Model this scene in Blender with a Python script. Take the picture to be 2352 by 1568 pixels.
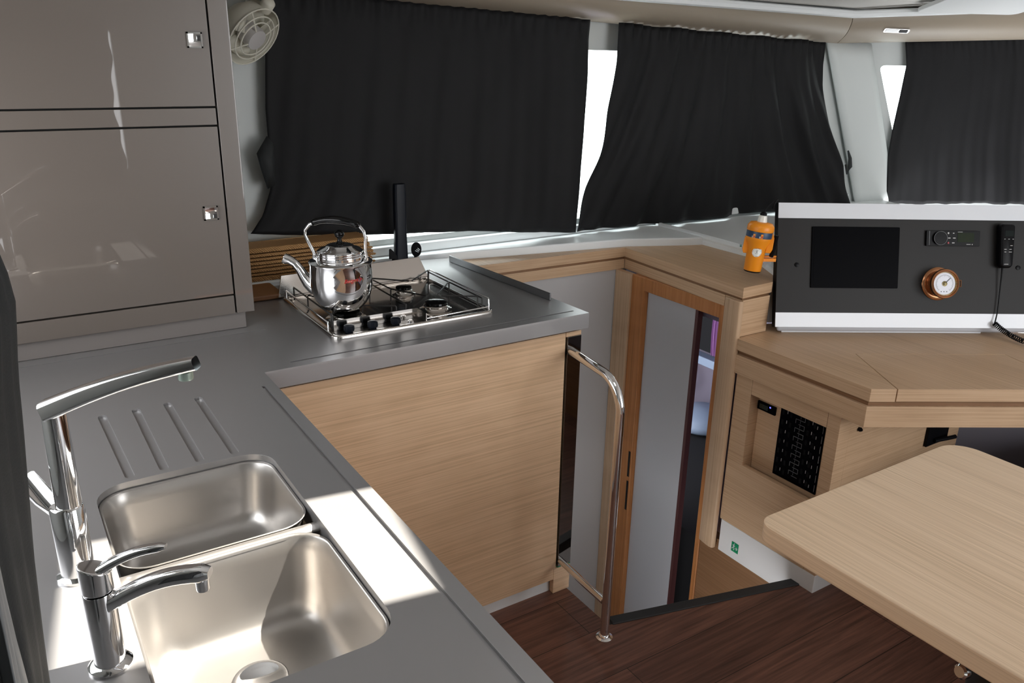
import bpy, bmesh, math, random
from mathutils import Vector, Matrix, noise as mnoise

random.seed(4)
C = bpy.context.scene.collection
SC = bpy.context.scene
for o in list(bpy.data.objects):
    bpy.data.objects.remove(o)

# ------------------------------------------------------------------ camera
YAW, PIT, ROL, FPX = 0.57591, 0.33833, 0.020177, 1868.22
fw = Vector((math.sin(YAW) * math.cos(PIT), math.cos(YAW) * math.cos(PIT), -math.sin(PIT)))
rt = Vector((math.cos(YAW), -math.sin(YAW), 0))
up = rt.cross(fw)
r2 = rt * math.cos(ROL) + up * math.sin(ROL)
u2 = up * math.cos(ROL) - rt * math.sin(ROL)
cam = bpy.data.cameras.new('camera')
co = bpy.data.objects.new('camera', cam)
C.objects.link(co)
co.matrix_world = Matrix(((r2.x, u2.x, -fw.x, 0), (r2.y, u2.y, -fw.y, 0), (r2.z, u2.z, -fw.z, 1.56), (0, 0, 0, 1)))
cam.sensor_width = 36
cam.lens = FPX / 2352 * 36
cam.clip_start = 0.02
SC.camera = co

# ------------------------------------------------------------------ world, sun, lights, exposure
W = bpy.data.worlds.new('sky')
SC.world = W
W.use_nodes = True
bg = W.node_tree.nodes['Background']
bg.inputs[0].default_value = (0.965, 0.98, 1.0, 1)
bg.inputs[1].default_value = 6.2

def light(name, kind, loc, direction, energy, color, size=None, size_y=None):
    l = bpy.data.lights.new(name, kind)
    l.energy = energy
    l.color = color
    if kind == 'AREA':
        l.shape = 'RECTANGLE'
        l.size = size
        l.size_y = size_y
    o = bpy.data.objects.new(name, l)
    C.objects.link(o)
    o.location = loc
    o.rotation_euler = Vector(direction).to_track_quat('-Z', 'Y').to_euler()
    return o

sun = light('sun', 'SUN', (3, 0, 4), (-1, 0.15, -1.31), 34, (1.0, 0.93, 0.82))
sun.data.angle = 0.012
pt = light('rear_doorway_portal', 'AREA', (2.43, -1.67, 1.23), (0, 1, 0), 1, (1, 1, 1), 1.95, 1.30)
pt.data.cycles.is_portal = True
cl = light('hull_cabin_fill', 'AREA', (2.70, 2.45, 0.70), (0.5, 0.5, -1), 0.18, (0.80, 0.74, 1.0), 0.3, 0.3)  # unseen fill light added to brighten the cabin past the door
SC.view_settings.view_transform = 'Standard'
SC.view_settings.look = 'None'
SC.view_settings.gamma = 1
SC.view_settings.exposure = 0.0
SC.cycles.max_bounces = 10
SC.cycles.diffuse_bounces = 5
SC.cycles.glossy_bounces = 6
SC.cycles.caustics_reflective = False
SC.cycles.sample_clamp_indirect = 6

# ------------------------------------------------------------------ materials
MATS = {}

def mat(name, col, rough=0.5, metal=0.0, coat=0.0, emit=None, es=0.0, spec=0.5, coat_rough=0.03):
    m = bpy.data.materials.new(name)
    m.use_nodes = True
    b = m.node_tree.nodes['Principled BSDF']
    b.inputs['Base Color'].default_value = (*col, 1)
    b.inputs['Roughness'].default_value = rough
    b.inputs['Metallic'].default_value = metal
    b.inputs['Specular IOR Level'].default_value = spec
    if coat:
        b.inputs['Coat Weight'].default_value = coat
        b.inputs['Coat Roughness'].default_value = coat_rough
    if emit:
        b.inputs['Emission Color'].default_value = (*emit, 1)
        b.inputs['Emission Strength'].default_value = es
    MATS[name] = m
    return m

def nd(m, t, **kw):
    n = m.node_tree.nodes.new(t)
    for k, v in kw.items():
        setattr(n, k, v)
    return n

def ln(m, a, b):
    m.node_tree.links.new(a, b)

def ramp(m, stops):
    r = nd(m, 'ShaderNodeValToRGB')
    e = r.color_ramp.elements
    while len(e) < len(stops):
        e.new(0.5)
    for i, (p, c) in enumerate(stops):
        e[i].position = p
        e[i].color = (*c, 1)
    return r

def scaled_noise(m, scale, sc=1.0, detail=3.0, rough=0.5, dist=0.0):
    tc = nd(m, 'ShaderNodeTexCoord')
    mp = nd(m, 'ShaderNodeMapping')
    mp.inputs['Scale'].default_value = scale
    ln(m, tc.outputs['Object'], mp.inputs['Vector'])
    n = nd(m, 'ShaderNodeTexNoise')
    n.inputs['Scale'].default_value = sc
    n.inputs['Detail'].default_value = detail
    n.inputs['Roughness'].default_value = rough
    n.inputs['Distortion'].default_value = dist
    ln(m, mp.outputs['Vector'], n.inputs['Vector'])
    return n

def oak(name, dark, mid, lite, top='y', rough=0.42, spec=0.4, vert=False):
    m = mat(name, mid, rough, spec=spec)
    b = m.node_tree.nodes['Principled BSDF']
    side = scaled_noise(m, (190, 190, 3) if vert else (2.6, 2.6, 300), 1.0, 3.0, 0.55)
    tsc = (300, 2.6, 40) if top == 'y' else (2.6, 300, 40)
    topn = scaled_noise(m, tsc, 1.0, 3.0, 0.55)
    broad = scaled_noise(m, (9, 0.8, 14), 1.0, 2.0)
    g = nd(m, 'ShaderNodeNewGeometry')
    sx = nd(m, 'ShaderNodeSeparateXYZ')
    ln(m, g.outputs['Normal'], sx.inputs[0])
    ab = nd(m, 'ShaderNodeMath', operation='ABSOLUTE')
    ln(m, sx.outputs['Z'], ab.inputs[0])
    gt = nd(m, 'ShaderNodeMath', operation='GREATER_THAN')
    ln(m, ab.outputs[0], gt.inputs[0])
    gt.inputs[1].default_value = 0.7
    mx = nd(m, 'ShaderNodeMix', data_type='FLOAT')
    ln(m, gt.outputs[0], mx.inputs[0])
    ln(m, side.outputs['Fac'], mx.inputs[2])
    ln(m, topn.outputs['Fac'], mx.inputs[3])
    ad = nd(m, 'ShaderNodeMath', operation='MULTIPLY_ADD')
    ln(m, broad.outputs['Fac'], ad.inputs[0])
    ad.inputs[1].default_value = 0.35
    sub = nd(m, 'ShaderNodeMath', operation='SUBTRACT')
    ln(m, mx.outputs[0], sub.inputs[0])
    sub.inputs[1].default_value = 0.17
    ln(m, sub.outputs[0], ad.inputs[2])
    r = ramp(m, [(0.24, dark), (0.5, mid), (0.76, lite)])
    ln(m, ad.outputs[0], r.inputs[0])
    ln(m, r.outputs[0], b.inputs['Base Color'])
    bp = nd(m, 'ShaderNodeBump')
    bp.inputs['Strength'].default_value = 0.06
    bp.inputs['Distance'].default_value = 0.001
    ln(m, mx.outputs[0], bp.inputs['Height'])
    ln(m, bp.outputs[0], b.inputs['Normal'])
    return m

OAK = oak('lit_oak_veneer', (0.56, 0.37, 0.22), (0.71, 0.485, 0.305), (0.80, 0.565, 0.37))  # tone raised, stronger light on the galley front put into the colour
OAKT = oak('table_oak_veneer', (0.58, 0.415, 0.265), (0.73, 0.54, 0.365), (0.82, 0.63, 0.445), rough=0.38)  # albedo raised to stand for the stronger light on the table
OAKE = oak('oak_edging', (0.50, 0.31, 0.15), (0.62, 0.40, 0.21), (0.68, 0.46, 0.26))
OAKN = oak('shaded_oak_veneer', (0.42, 0.27, 0.155), (0.54, 0.36, 0.22), (0.62, 0.43, 0.275))  # same oak in a darker copy, weaker light put into its colour
OAKV = oak('upright_oak_veneer', (0.42, 0.28, 0.17), (0.53, 0.365, 0.235), (0.60, 0.425, 0.28), vert=True)
ORNG = oak('varnished_cherry_wood', (0.30, 0.12, 0.035), (0.42, 0.17, 0.055), (0.50, 0.22, 0.08), rough=0.35, vert=True)
BRWN = oak('brown_wood_panel', (0.16, 0.08, 0.035), (0.22, 0.115, 0.055), (0.28, 0.15, 0.08))

# floor planks
FLR = mat('dark_plank_floor', (0.08, 0.04, 0.03), 0.42, spec=0.4)
_b = FLR.node_tree.nodes['Principled BSDF']
_tc = nd(FLR, 'ShaderNodeTexCoord')
_br = nd(FLR, 'ShaderNodeTexBrick')
_br.offset = 0.37
_br.inputs['Scale'].default_value = 1.0
_br.inputs['Brick Width'].default_value = 1.25
_br.inputs['Row Height'].default_value = 0.165
_br.inputs['Mortar Size'].default_value = 0.0012
_br.inputs['Color1'].default_value = (0.175, 0.085, 0.062, 1)
_br.inputs['Color2'].default_value = (0.115, 0.056, 0.041, 1)
_br.inputs['Mortar'].default_value = (0.02, 0.011, 0.009, 1)
ln(FLR, _tc.outputs['Object'], _br.inputs['Vector'])
_n = scaled_noise(FLR, (3, 75, 3), 1.0, 5.0, 0.65, 0.4)
_r = ramp(FLR, [(0.25, (0.35, 0.33, 0.32)), (0.5, (0.95, 0.92, 0.9)), (0.8, (1.7, 1.6, 1.5))])
ln(FLR, _n.outputs['Fac'], _r.inputs[0])
_mx = nd(FLR, 'ShaderNodeMix', data_type='RGBA', blend_type='MULTIPLY')
_mx.inputs[0].default_value = 1.0
ln(FLR, _br.outputs['Color'], _mx.inputs[6])
ln(FLR, _r.outputs[0], _mx.inputs[7])
ln(FLR, _mx.outputs[2], _b.inputs['Base Color'])

def steel(name, col, rough, scale, metal=1.0, amp=0.08):
    m = mat(name, col, rough, metal)
    b = m.node_tree.nodes['Principled BSDF']
    n = scaled_noise(m, scale, 1.0, 4.0, 0.6)
    mr = nd(m, 'ShaderNodeMapRange')
    mr.inputs['To Min'].default_value = rough - amp
    mr.inputs['To Max'].default_value = rough + amp
    ln(m, n.outputs['Fac'], mr.inputs[0])
    ln(m, mr.outputs[0], b.inputs['Roughness'])
    return m

STEEL = steel('brushed_steel_worktop', (0.395, 0.388, 0.390), 0.35, (9, 9, 9), metal=0.70, amp=0.05)
SINK = steel('satin_steel_basin', (0.47, 0.45, 0.43), 0.33, (14, 14, 14), metal=0.90, amp=0.03)
PSTEEL = steel('polished_steel', (0.66, 0.63, 0.60), 0.12, (20, 20, 20), amp=0.05)
CHROME = mat('chrome', (0.86, 0.86, 0.87), 0.045, 1.0)
MIRROR = mat('black_mirror', (0.30, 0.29, 0.28), 0.03, 1.0)
TAUPE = mat('gloss_taupe_lacquer', (0.120, 0.098, 0.083), 0.35, coat=1.0, coat_rough=0.012, spec=0.6)
TAUPE2 = mat('satin_taupe_plinth', (0.185, 0.165, 0.155), 0.30)
DARK = mat('dark_gap', (0.01, 0.01, 0.01), 0.8)
WHITE = mat('white_gelcoat', (0.84, 0.87, 0.88), 0.32)
WHITE2 = mat('white_headliner', (0.72, 0.70, 0.665), 0.75)
WALLW = mat('white_moulding', (0.60, 0.63, 0.62), 0.5)
PANW = mat('glossy_white_laminate', (0.76, 0.79, 0.84), 0.12)
BASEW = mat('white_plinth', (0.68, 0.67, 0.66), 0.35)
TAN = mat('tan_vinyl', (0.31, 0.26, 0.20), 0.42)
GREYP = mat('pale_grey_panel', (0.44, 0.43, 0.43), 0.5)
GREYD = mat('pale_grey_door', (0.50, 0.51, 0.54), 0.5)
FASC = mat('charcoal_laminate', (0.022, 0.021, 0.021), 0.45, spec=0.18)
BLKG = mat('black_screen', (0.002, 0.002, 0.003), 0.3, spec=0.02)
BLKP = mat('black_plastic', (0.004, 0.004, 0.005), 0.35, spec=0.12)
BLKN = mat('navy_black_plastic', (0.003, 0.005, 0.010), 0.4, spec=0.25)
RUB = mat('black_rubber', (0.018, 0.020, 0.022), 0.55)
BAKE = mat('black_bakelite', (0.003, 0.003, 0.003), 0.10, spec=0.28)
IRON = mat('dark_enamel_wire', (0.03, 0.028, 0.027), 0.3, 0.5)
COPPER = mat('aged_copper', (0.42, 0.20, 0.10), 0.22, 1.0)
BRASS = mat('brass', (0.70, 0.52, 0.28), 0.2, 1.0)
DIAL = mat('dial_white', (0.75, 0.77, 0.85), 0.3)
INK = mat('black_ink', (0.02, 0.02, 0.03), 0.5)
PRNT = mat('white_print', (0.55, 0.55, 0.55), 0.5)
GPRNT = mat('grey_print', (0.16, 0.17, 0.18), 0.5)
LCD = mat('green_lcd', (0.022, 0.030, 0.017), 0.3, spec=0.05)
REDP = mat('red_print', (0.45, 0.02, 0.04), 0.4)
REDL = mat('logo_red', (0.50, 0.01, 0.01), 0.4)
ORG = mat('orange_plastic', (0.90, 0.30, 0.010), 0.38)
LENSW = mat('white_lens', (0.85, 0.87, 0.82), 0.25)
NAVY = mat('navy_label', (0.02, 0.05, 0.11), 0.4)
GREEN = mat('green_sticker', (0.0, 0.22, 0.09), 0.4)
FANP = mat('cream_plastic', (0.66, 0.64, 0.55), 0.4)
FANM = mat('grey_hub', (0.50, 0.48, 0.47), 0.4)
GREYF = mat('grey_upholstery', (0.13, 0.12, 0.14), 0.8)
BOARD = mat('cutting_board_wood', (0.30, 0.14, 0.06), 0.4)
BLUEL = mat('blue_led', (0.02, 0.02, 0.8), 0.3, emit=(0.1, 0.1, 1.0), es=4)
PINKL = mat('pink_lamp', (0.8, 0.3, 0.3), 0.3, emit=(1.0, 0.25, 0.22), es=1.6)
LAMPL = mat('lamp_lens', (0.85, 0.87, 0.88), 0.15)
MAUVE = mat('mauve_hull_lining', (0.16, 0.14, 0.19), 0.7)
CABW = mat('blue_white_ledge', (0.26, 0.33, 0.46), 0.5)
PURP = mat('purple_curtain', (0.30, 0.13, 0.33), 0.8)
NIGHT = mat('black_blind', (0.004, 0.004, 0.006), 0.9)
LINING = mat('silver_curtain_lining', (0.20, 0.21, 0.22), 0.45)
GREENG = mat('green_glass_edge', (0.05, 0.35, 0.18), 0.1)

# curtain cloth: black weave that lets pinpricks of daylight through
def cloth(name, col, rough, holes=True):
    m = mat(name, col, rough, spec=0.14)
    b = m.node_tree.nodes['Principled BSDF']
    b.inputs['Sheen Weight'].default_value = 0.0
    b.inputs['Sheen Roughness'].default_value = 0.5
    w = scaled_noise(m, (420, 420, 420), 1.0, 2.0)
    bp = nd(m, 'ShaderNodeBump')
    bp.inputs['Strength'].default_value = 0.25
    bp.inputs['Distance'].default_value = 0.001
    ln(m, w.outputs['Fac'], bp.inputs['Height'])
    ln(m, bp.outputs[0], b.inputs['Normal'])
    if holes:
        out = m.node_tree.nodes['Material Output']
        tr = nd(m, 'ShaderNodeBsdfTransparent')
        tr.inputs[0].default_value = (0.55, 0.6, 0.6, 1)
        tl = nd(m, 'ShaderNodeBsdfTranslucent')
        tl.inputs[0].default_value = (0.012, 0.012, 0.012, 1)
        v = nd(m, 'ShaderNodeTexVoronoi')
        v.inputs['Scale'].default_value = 330
        tc = nd(m, 'ShaderNodeTexCoord')
        ln(m, tc.outputs['Object'], v.inputs['Vector'])
        lt = nd(m, 'ShaderNodeMath', operation='LESS_THAN')
        ln(m, v.outputs['Distance'], lt.inputs[0])
        lt.inputs[1].default_value = 0.16
        big = scaled_noise(m, (7, 7, 4), 1.0, 3.0)
        g2 = nd(m, 'ShaderNodeMath', operation='GREATER_THAN')
        ln(m, big.outputs['Fac'], g2.inputs[0])
        g2.inputs[1].default_value = 0.60
        mu = nd(m, 'ShaderNodeMath', operation='MULTIPLY')
        ln(m, lt.outputs[0], mu.inputs[0])
        ln(m, g2.outputs[0], mu.inputs[1])
        mu2 = nd(m, 'ShaderNodeMath', operation='MULTIPLY')
        ln(m, mu.outputs[0], mu2.inputs[0])
        mu2.inputs[1].default_value = 0.12
        ad = nd(m, 'ShaderNodeAddShader')
        ln(m, b.outputs[0], ad.inputs[0])
        ln(m, tl.outputs[0], ad.inputs[1])
        ms = nd(m, 'ShaderNodeMixShader')
        ln(m, mu2.outputs[0], ms.inputs[0])
        ln(m, ad.outputs[0], ms.inputs[1])
        ln(m, tr.outputs[0], ms.inputs[2])
        ln(m, ms.outputs[0], out.inputs[0])
    return m

CLOTH = cloth('black_curtain_cloth', (0.013, 0.013, 0.014), 0.6)
CLOTHP = cloth('plain_black_cloth', (0.035, 0.037, 0.038), 0.6, False)

# woven straw
STRAW = mat('woven_straw', (0.45, 0.24, 0.09), 0.8)
_b = STRAW.node_tree.nodes['Principled BSDF']
_tc = nd(STRAW, 'ShaderNodeTexCoord')
_w = nd(STRAW, 'ShaderNodeTexWave')
_w.inputs['Scale'].default_value = 90
_w.inputs['Distortion'].default_value = 3
_w.bands_direction = 'DIAGONAL'
ln(STRAW, _tc.outputs['Object'], _w.inputs['Vector'])
_r = ramp(STRAW, [(0.0, (0.26, 0.12, 0.04)), (0.6, (0.48, 0.26, 0.10)), (1.0, (0.58, 0.34, 0.14))])
ln(STRAW, _w.outputs['Fac'], _r.inputs[0])
ln(STRAW, _r.outputs[0], _b.inputs['Base Color'])
_bp = nd(STRAW, 'ShaderNodeBump')
_bp.inputs['Strength'].default_value = 0.5
_bp.inputs['Distance'].default_value = 0.002
ln(STRAW, _w.outputs['Fac'], _bp.inputs['Height'])
ln(STRAW, _bp.outputs[0], _b.inputs['Normal'])

# window glass
GLASS = bpy.data.materials.new('window_glass')
GLASS.use_nodes = True
_nt = GLASS.node_tree
_nt.nodes.remove(_nt.nodes['Principled BSDF'])
_t = nd(GLASS, 'ShaderNodeBsdfTransparent')
_t.inputs[0].default_value = (0.93, 0.97, 0.96, 1)
_g = nd(GLASS, 'ShaderNodeBsdfGlossy')
_g.inputs['Roughness'].default_value = 0.01
_m = nd(GLASS, 'ShaderNodeMixShader')
_m.inputs[0].default_value = 0.05
ln(GLASS, _t.outputs[0], _m.inputs[1])
ln(GLASS, _g.outputs[0], _m.inputs[2])
ln(GLASS, _m.outputs[0], _nt.nodes['Material Output'].inputs[0])

# ------------------------------------------------------------------ mesh helpers
class MB:
    def __init__(s):
        s.v = []
        s.f = []

    def add(s, vs, fs):
        k = len(s.v)
        s.v += [Vector(p) for p in vs]
        s.f += [[k + i for i in f] for f in fs]
        return s

    def box(s, x0, x1, y0, y1, z0, z1):
        return s.prism([(x0, y0), (x1, y0), (x1, y1), (x0, y1)], z0, z1)

    def prism(s, poly, z0, z1):
        n = len(poly)
        a = sum(poly[i][0] * poly[(i + 1) % n][1] - poly[(i + 1) % n][0] * poly[i][1] for i in range(n))
        if a < 0:
            poly = poly[::-1]
        vs = [(p[0], p[1], z0) for p in poly] + [(p[0], p[1], z1) for p in poly]
        fs = [list(range(n))[::-1], list(range(n, 2 * n))] + [[i, (i + 1) % n, n + (i + 1) % n, n + i] for i in range(n)]
        return s.add(vs, fs)

    def loft(s, rings, cap0=True, cap1=True, closed=True):
        n = len(rings[0])
        vs = [p for r in rings for p in r]
        fs = []
        for j in range(len(rings) - 1):
            for i in range(n if closed else n - 1):
                k = (i + 1) % n
                fs.append([j * n + i, j * n + k, (j + 1) * n + k, (j + 1) * n + i])
        if cap0:
            fs.append(list(range(n))[::-1])
        if cap1:
            fs.append([(len(rings) - 1) * n + i for i in range(n)])
        return s.add(vs, fs)

    def tube(s, path, r, n=12, closed=False):
        path = [Vector(p) for p in path]
        m = len(path)
        rr = r if isinstance(r, (list, tuple)) else [r] * m
        rings = []
        ref = None
        for i in range(m):
            if closed:
                t = path[(i + 1) % m] - path[i - 1]
            else:
                t = path[min(i + 1, m - 1)] - path[max(i - 1, 0)]
            t.normalize()
            if ref is None:
                ref = Vector((0, 0, 1)) if abs(t.z) < 0.9 else Vector((1, 0, 0))
            a = t.cross(ref)
            if a.length < 1e-4:
                a = t.cross(Vector((0, 1, 0)))
            a.normalize()
            b = a.cross(t).normalized()
            ref = b
            rings.append([path[i] + (a * math.cos(2 * math.pi * k / n) + b * math.sin(2 * math.pi * k / n)) * rr[i] for k in range(n)])
        if closed:
            rings.append(rings[0])
            # realign handled by parallel transport for planar loops
            return s.loft(rings, False, False)
        return s.loft(rings)

    def lathe(s, prof, o=(0, 0, 0), ax=(0, 0, 1), n=40, sx=1.0, cap=True):
        ax = Vector(ax).normalized()
        q = ax.to_track_quat('Z', 'Y')
        o = Vector(o)
        rings = []
        for r, z in prof:
            rings.append([o + q @ Vector((r * math.cos(2 * math.pi * k / n) * sx, r * math.sin(2 * math.pi * k / n), z)) for k in range(n)])
        return s.loft(rings, cap and prof[0][0] > 1e-5, cap and prof[-1][0] > 1e-5)

    def grid(s, rows):
        n = len(rows[0])
        vs = [p for r in rows for p in r]
        fs = [[j * n + i, j * n + i + 1, (j + 1) * n + i + 1, (j + 1) * n + i] for j in range(len(rows) - 1) for i in range(n - 1)]
        return s.add(vs, fs)

    def obox(s, M, x0, x1, y0, y1, z0, z1):
        k = len(s.v)
        s.box(x0, x1, y0, y1, z0, z1)
        for i in range(k, len(s.v)):
            s.v[i] = M @ s.v[i]
        return s

def rrect(x0, x1, y0, y1, r, n=6):
    pts = []
    rs = r if isinstance(r, (list, tuple)) else [r] * 4
    for cx, cy, a, q in ((x1 - rs[0], y1 - rs[0], 0, rs[0]), (x0 + rs[1], y1 - rs[1], 90, rs[1]), (x0 + rs[2], y0 + rs[2], 180, rs[2]), (x1 - rs[3], y0 + rs[3], 270, rs[3])):
        for i in range(n + 1):
            t = math.radians(a + 90 * i / n)
            pts.append((cx + q * math.cos(t), cy + q * math.sin(t)))
    return pts

def capsule(ax, ay, bx, by, w, n=6):
    d = Vector((bx - ax, by - ay)).normalized()
    t = math.atan2(d.y, d.x)
    pts = []
    for cx, cy, s0 in ((bx, by, t - math.pi / 2), (ax, ay, t + math.pi / 2)):
        for i in range(n + 1):
            a = s0 + math.pi * i / n
            pts.append((cx + w * math.cos(a), cy + w * math.sin(a)))
    return pts

def plate(outer, holes, z0, z1):
    """flat plate with holes, returned as (verts, faces)"""
    cu = bpy.data.curves.new('tmp', 'CURVE')
    cu.dimensions = '2D'
    cu.fill_mode = 'BOTH'
    cu.extrude = (z1 - z0) / 2
    for loop in [outer] + holes:
        sp = cu.splines.new('POLY')
        sp.points.add(len(loop) - 1)
        for p, q in zip(sp.points, loop):
            p.co = (q[0], q[1], 0, 1)
        sp.use_cyclic_u = True
    o = bpy.data.objects.new('tmp', cu)
    C.objects.link(o)
    bpy.context.view_layer.update()
    me = bpy.data.meshes.new_from_object(o.evaluated_get(bpy.context.evaluated_depsgraph_get()))
    vs = [(v.co.x, v.co.y, v.co.z + (z0 + z1) / 2) for v in me.vertices]
    fs = [list(p.vertices) for p in me.polygons]
    bpy.data.objects.remove(o)
    bpy.data.curves.remove(cu)
    bpy.data.meshes.remove(me)
    return vs, fs

LOCAL = set()

def obj(name, mb, m, parent=None, bevel=0.0, seg=2, smooth=35, solid=0.0, sub=0, label=None):
    me = bpy.data.meshes.new(name)
    me.from_pydata([tuple(v) for v in mb.v], [], mb.f)
    bm = bmesh.new()
    bm.from_mesh(me)
    bmesh.ops.remove_doubles(bm, verts=bm.verts, dist=1e-5)
    bmesh.ops.recalc_face_normals(bm, faces=bm.faces)
    bm.to_mesh(me)
    bm.free()
    ms = m if isinstance(m, (list, tuple)) else [m]
    for q in ms:
        me.materials.append(q)
    if smooth:
        me.shade_smooth()
        me.set_sharp_from_angle(angle=math.radians(smooth))
    o = bpy.data.objects.new(name, me)
    C.objects.link(o)
    if solid:
        md = o.modifiers.new('solid', 'SOLIDIFY')
        md.thickness = solid
    if bevel:
        md = o.modifiers.new('bevel', 'BEVEL')
        md.width = bevel
        md.segments = seg
        md.limit_method = 'ANGLE'
        md.angle_limit = math.radians(40)
        md.harden_normals = True
    if sub:
        md = o.modifiers.new('sub', 'SUBSURF')
        md.levels = sub
        md.render_levels = sub
    if parent is not None:
        o.parent = parent
        if parent.type == 'EMPTY' and parent.name not in LOCAL:
            o.matrix_parent_inverse = Matrix.Translation(-parent.location)
    if label:
        o['label'] = label
    return o

def tag(o, label, cat, group=None, kind=None):
    o['label'] = label
    o['category'] = cat
    if group:
        o['group'] = group
    if kind:
        o['kind'] = kind
    return o

def thing(name, label, cat, loc=(0, 0, 0), M=None, group=None):
    o = bpy.data.objects.new(name, None)
    C.objects.link(o)
    o.empty_display_size = 0.02
    if M is not None:
        o.matrix_world = M
        LOCAL.add(o.name)
    else:
        o.location = loc
    return tag(o, label, cat, group)

def struct(name, mb, m, **kw):
    o = obj(name, mb, m, **kw)
    o['kind'] = 'structure'
    return o

def text_mb(s, size, shear=0.0, extrude=0.0004, spacing=1.0, offset=0.0):
    cu = bpy.data.curves.new('tmp', 'FONT')
    cu.body = s
    cu.size = size
    cu.shear = shear
    cu.extrude = extrude
    cu.align_x = 'CENTER'
    cu.align_y = 'CENTER'
    cu.offset = offset
    cu.resolution_u = 4
    o = bpy.data.objects.new('tmp', cu)
    C.objects.link(o)
    bpy.context.view_layer.update()
    me = bpy.data.meshes.new_from_object(o.evaluated_get(bpy.context.evaluated_depsgraph_get()))
    mb = MB()
    mb.add([v.co.copy() for v in me.vertices], [list(p.vertices) for p in me.polygons])
    bpy.data.objects.remove(o)
    bpy.data.curves.remove(cu)
    bpy.data.meshes.remove(me)
    return mb

def xf(mb, fn):
    mb.v = [Vector(fn(v)) for v in mb.v]
    return mb

def lerp_pts(pts, t):
    """interpolate a polyline of points by its z-ordered parameter t in 0..1 (arc length)"""
    ls = [0]
    for a, b in zip(pts, pts[1:]):
        ls.append(ls[-1] + (Vector(b) - Vector(a)).length)
    d = t * ls[-1]
    for i in range(len(pts) - 1):
        if d <= ls[i + 1] or i == len(pts) - 2:
            k = (d - ls[i]) / max(1e-9, ls[i + 1] - ls[i])
            return Vector(pts[i]).lerp(Vector(pts[i + 1]), k)

# ------------------------------------------------------------------ the room shell
D2 = Vector((0.862, -0.507, 0))            # run of the forward wall and of the chart desk
N2 = Vector((0.507, 0.862, 0))
# floor with the stairwell cut out of its corner
fl = MB().prism([(-0.25, -1.6), (4.95, -1.6), (4.95, 1.4), (1.975, 1.4), (1.975, 1.325), (1.318, 1.485), (1.318, 1.75), (-0.25, 1.75)], -0.03, 0)
struct('floor', fl, FLR)
nos = MB().prism([(1.330, 1.478), (1.968, 1.318), (1.976, 1.350), (1.338, 1.512)], -0.034, 0.004)
struct('trim_1', nos, RUB, bevel=0.002)
# lower landing and the stairwell walls
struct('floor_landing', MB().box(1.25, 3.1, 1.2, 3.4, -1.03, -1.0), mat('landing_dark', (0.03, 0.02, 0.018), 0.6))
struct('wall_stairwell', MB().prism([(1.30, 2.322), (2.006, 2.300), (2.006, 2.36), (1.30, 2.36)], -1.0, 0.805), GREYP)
struct('wall_companionway', MB().box(1.966, 2.0, 1.30, 1.752, -1.0, -0.03), BRWN)
struct('wall_under_galley', MB().box(1.27, 1.318, 1.49, 2.4, -1.0, -0.031), GREYP)
struct('wall_under_floor', MB().box(1.3, 1.96, 1.2, 1.25, -1.0, -0.04), GREYP)
struct('wall_left', MB().add(*[list(x) for x in plate([(-1.6, 0), (2.6, 0), (2.6, 2.0), (-1.6, 2.0)], [rrect(1.0, 1.85, 1.06, 1.56, 0.05)], 0, 0.04)]), WALLW)
wl = bpy.data.objects['wall_left']
for v in wl.data.vertices:
    x, y, z = v.co
    v.co = (-0.29 + z, x, y)
# far side wall with its long window
vs, fs = plate([(-0.25, 0.75), (3.88, 0.75), (3.81, 0.885), (3.42, 1.63), (3.40, 1.82), (-0.25, 1.82)], [rrect(0.88, 3.18, 0.965, 1.583, 0.05)], 0, 0.03)
wf = MB().add([(x, 2.505 + z, y) for x, y, z in vs], fs)
struct('wall_far', wf, WALLW)
g = MB().box(0.86, 3.2, 2.515, 2.521, 0.95, 1.6)
struct('window_1', g, GLASS)
# ledge of white moulding below the far windows
lg = MB().prism([(0.5, 2.345), (0.985, 2.345), (0.985, 2.45), (1.071, 2.450), (1.369, 2.412), (2.0, 2.304), (2.232, 2.206), (2.29, 2.19), (2.29, 2.51), (0.5, 2.51)], 0.80, 0.915)
lg.prism([(2.285, 2.195), (2.285, 1.95), (2.155, 1.735), (2.30, 1.66), (3.1, 1.25), (3.75, 2.2), (3.83, 2.52), (2.285, 2.52)], 0.72, 0.905)
struct('trim_2', lg, WHITE, bevel=0.006, seg=3)
lg2 = MB().prism([(0.985, 2.474), (3.55, 2.474), (3.60, 2.503), (0.985, 2.503)], 0.9155, 0.946)  # raised sill added to block window glow under the curtain hems
struct('trim_9', lg2, WHITE, bevel=0.004)
rim = MB().tube([(2.30, 2.46, 0.912), (2.30, 2.22, 0.912), (2.295, 1.96, 0.910), (2.20, 1.80, 0.908)], 0.014, 10)
struct('trim_3', rim, WHITE)
# forward wall, raked, with window
A = Vector((3.81, 2.5, 0.885))
WV = Vector((-0.39, 0, 0.745))
NF = Vector((-0.49, -0.833, -0.257))
vs, fs = plate([(0, -0.9), (1.6, -0.9), (1.6, 1.25), (0, 1.25)],
               [rrect(0.133, 1.3, 0.05, 0.89, [0.04, 0.03, 0.10, 0.04])], 0, 0.03)
# slanted left jamb of the window
def fwp(x, y, z):
    xx = x + (0.89 - y) * 0.045 * (1 if 0.1 < x < 0.6 and 0.0 < y < 0.95 else 0)
    return A + D2 * xx + WV * y - NF * z
struct('wall_front', MB().add([fwp(*p) for p in vs], fs), WALLW)
gq = MB().add([fwp(x, y, z) for x, y, z in plate(rrect(0.10, 1.34, 0.02, 0.93, 0.03), [], 0.012, 0.018)[0]], plate(rrect(0.10, 1.34, 0.02, 0.93, 0.03), [], 0.012, 0.018)[1])
struct('window_2', gq, GLASS)
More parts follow.
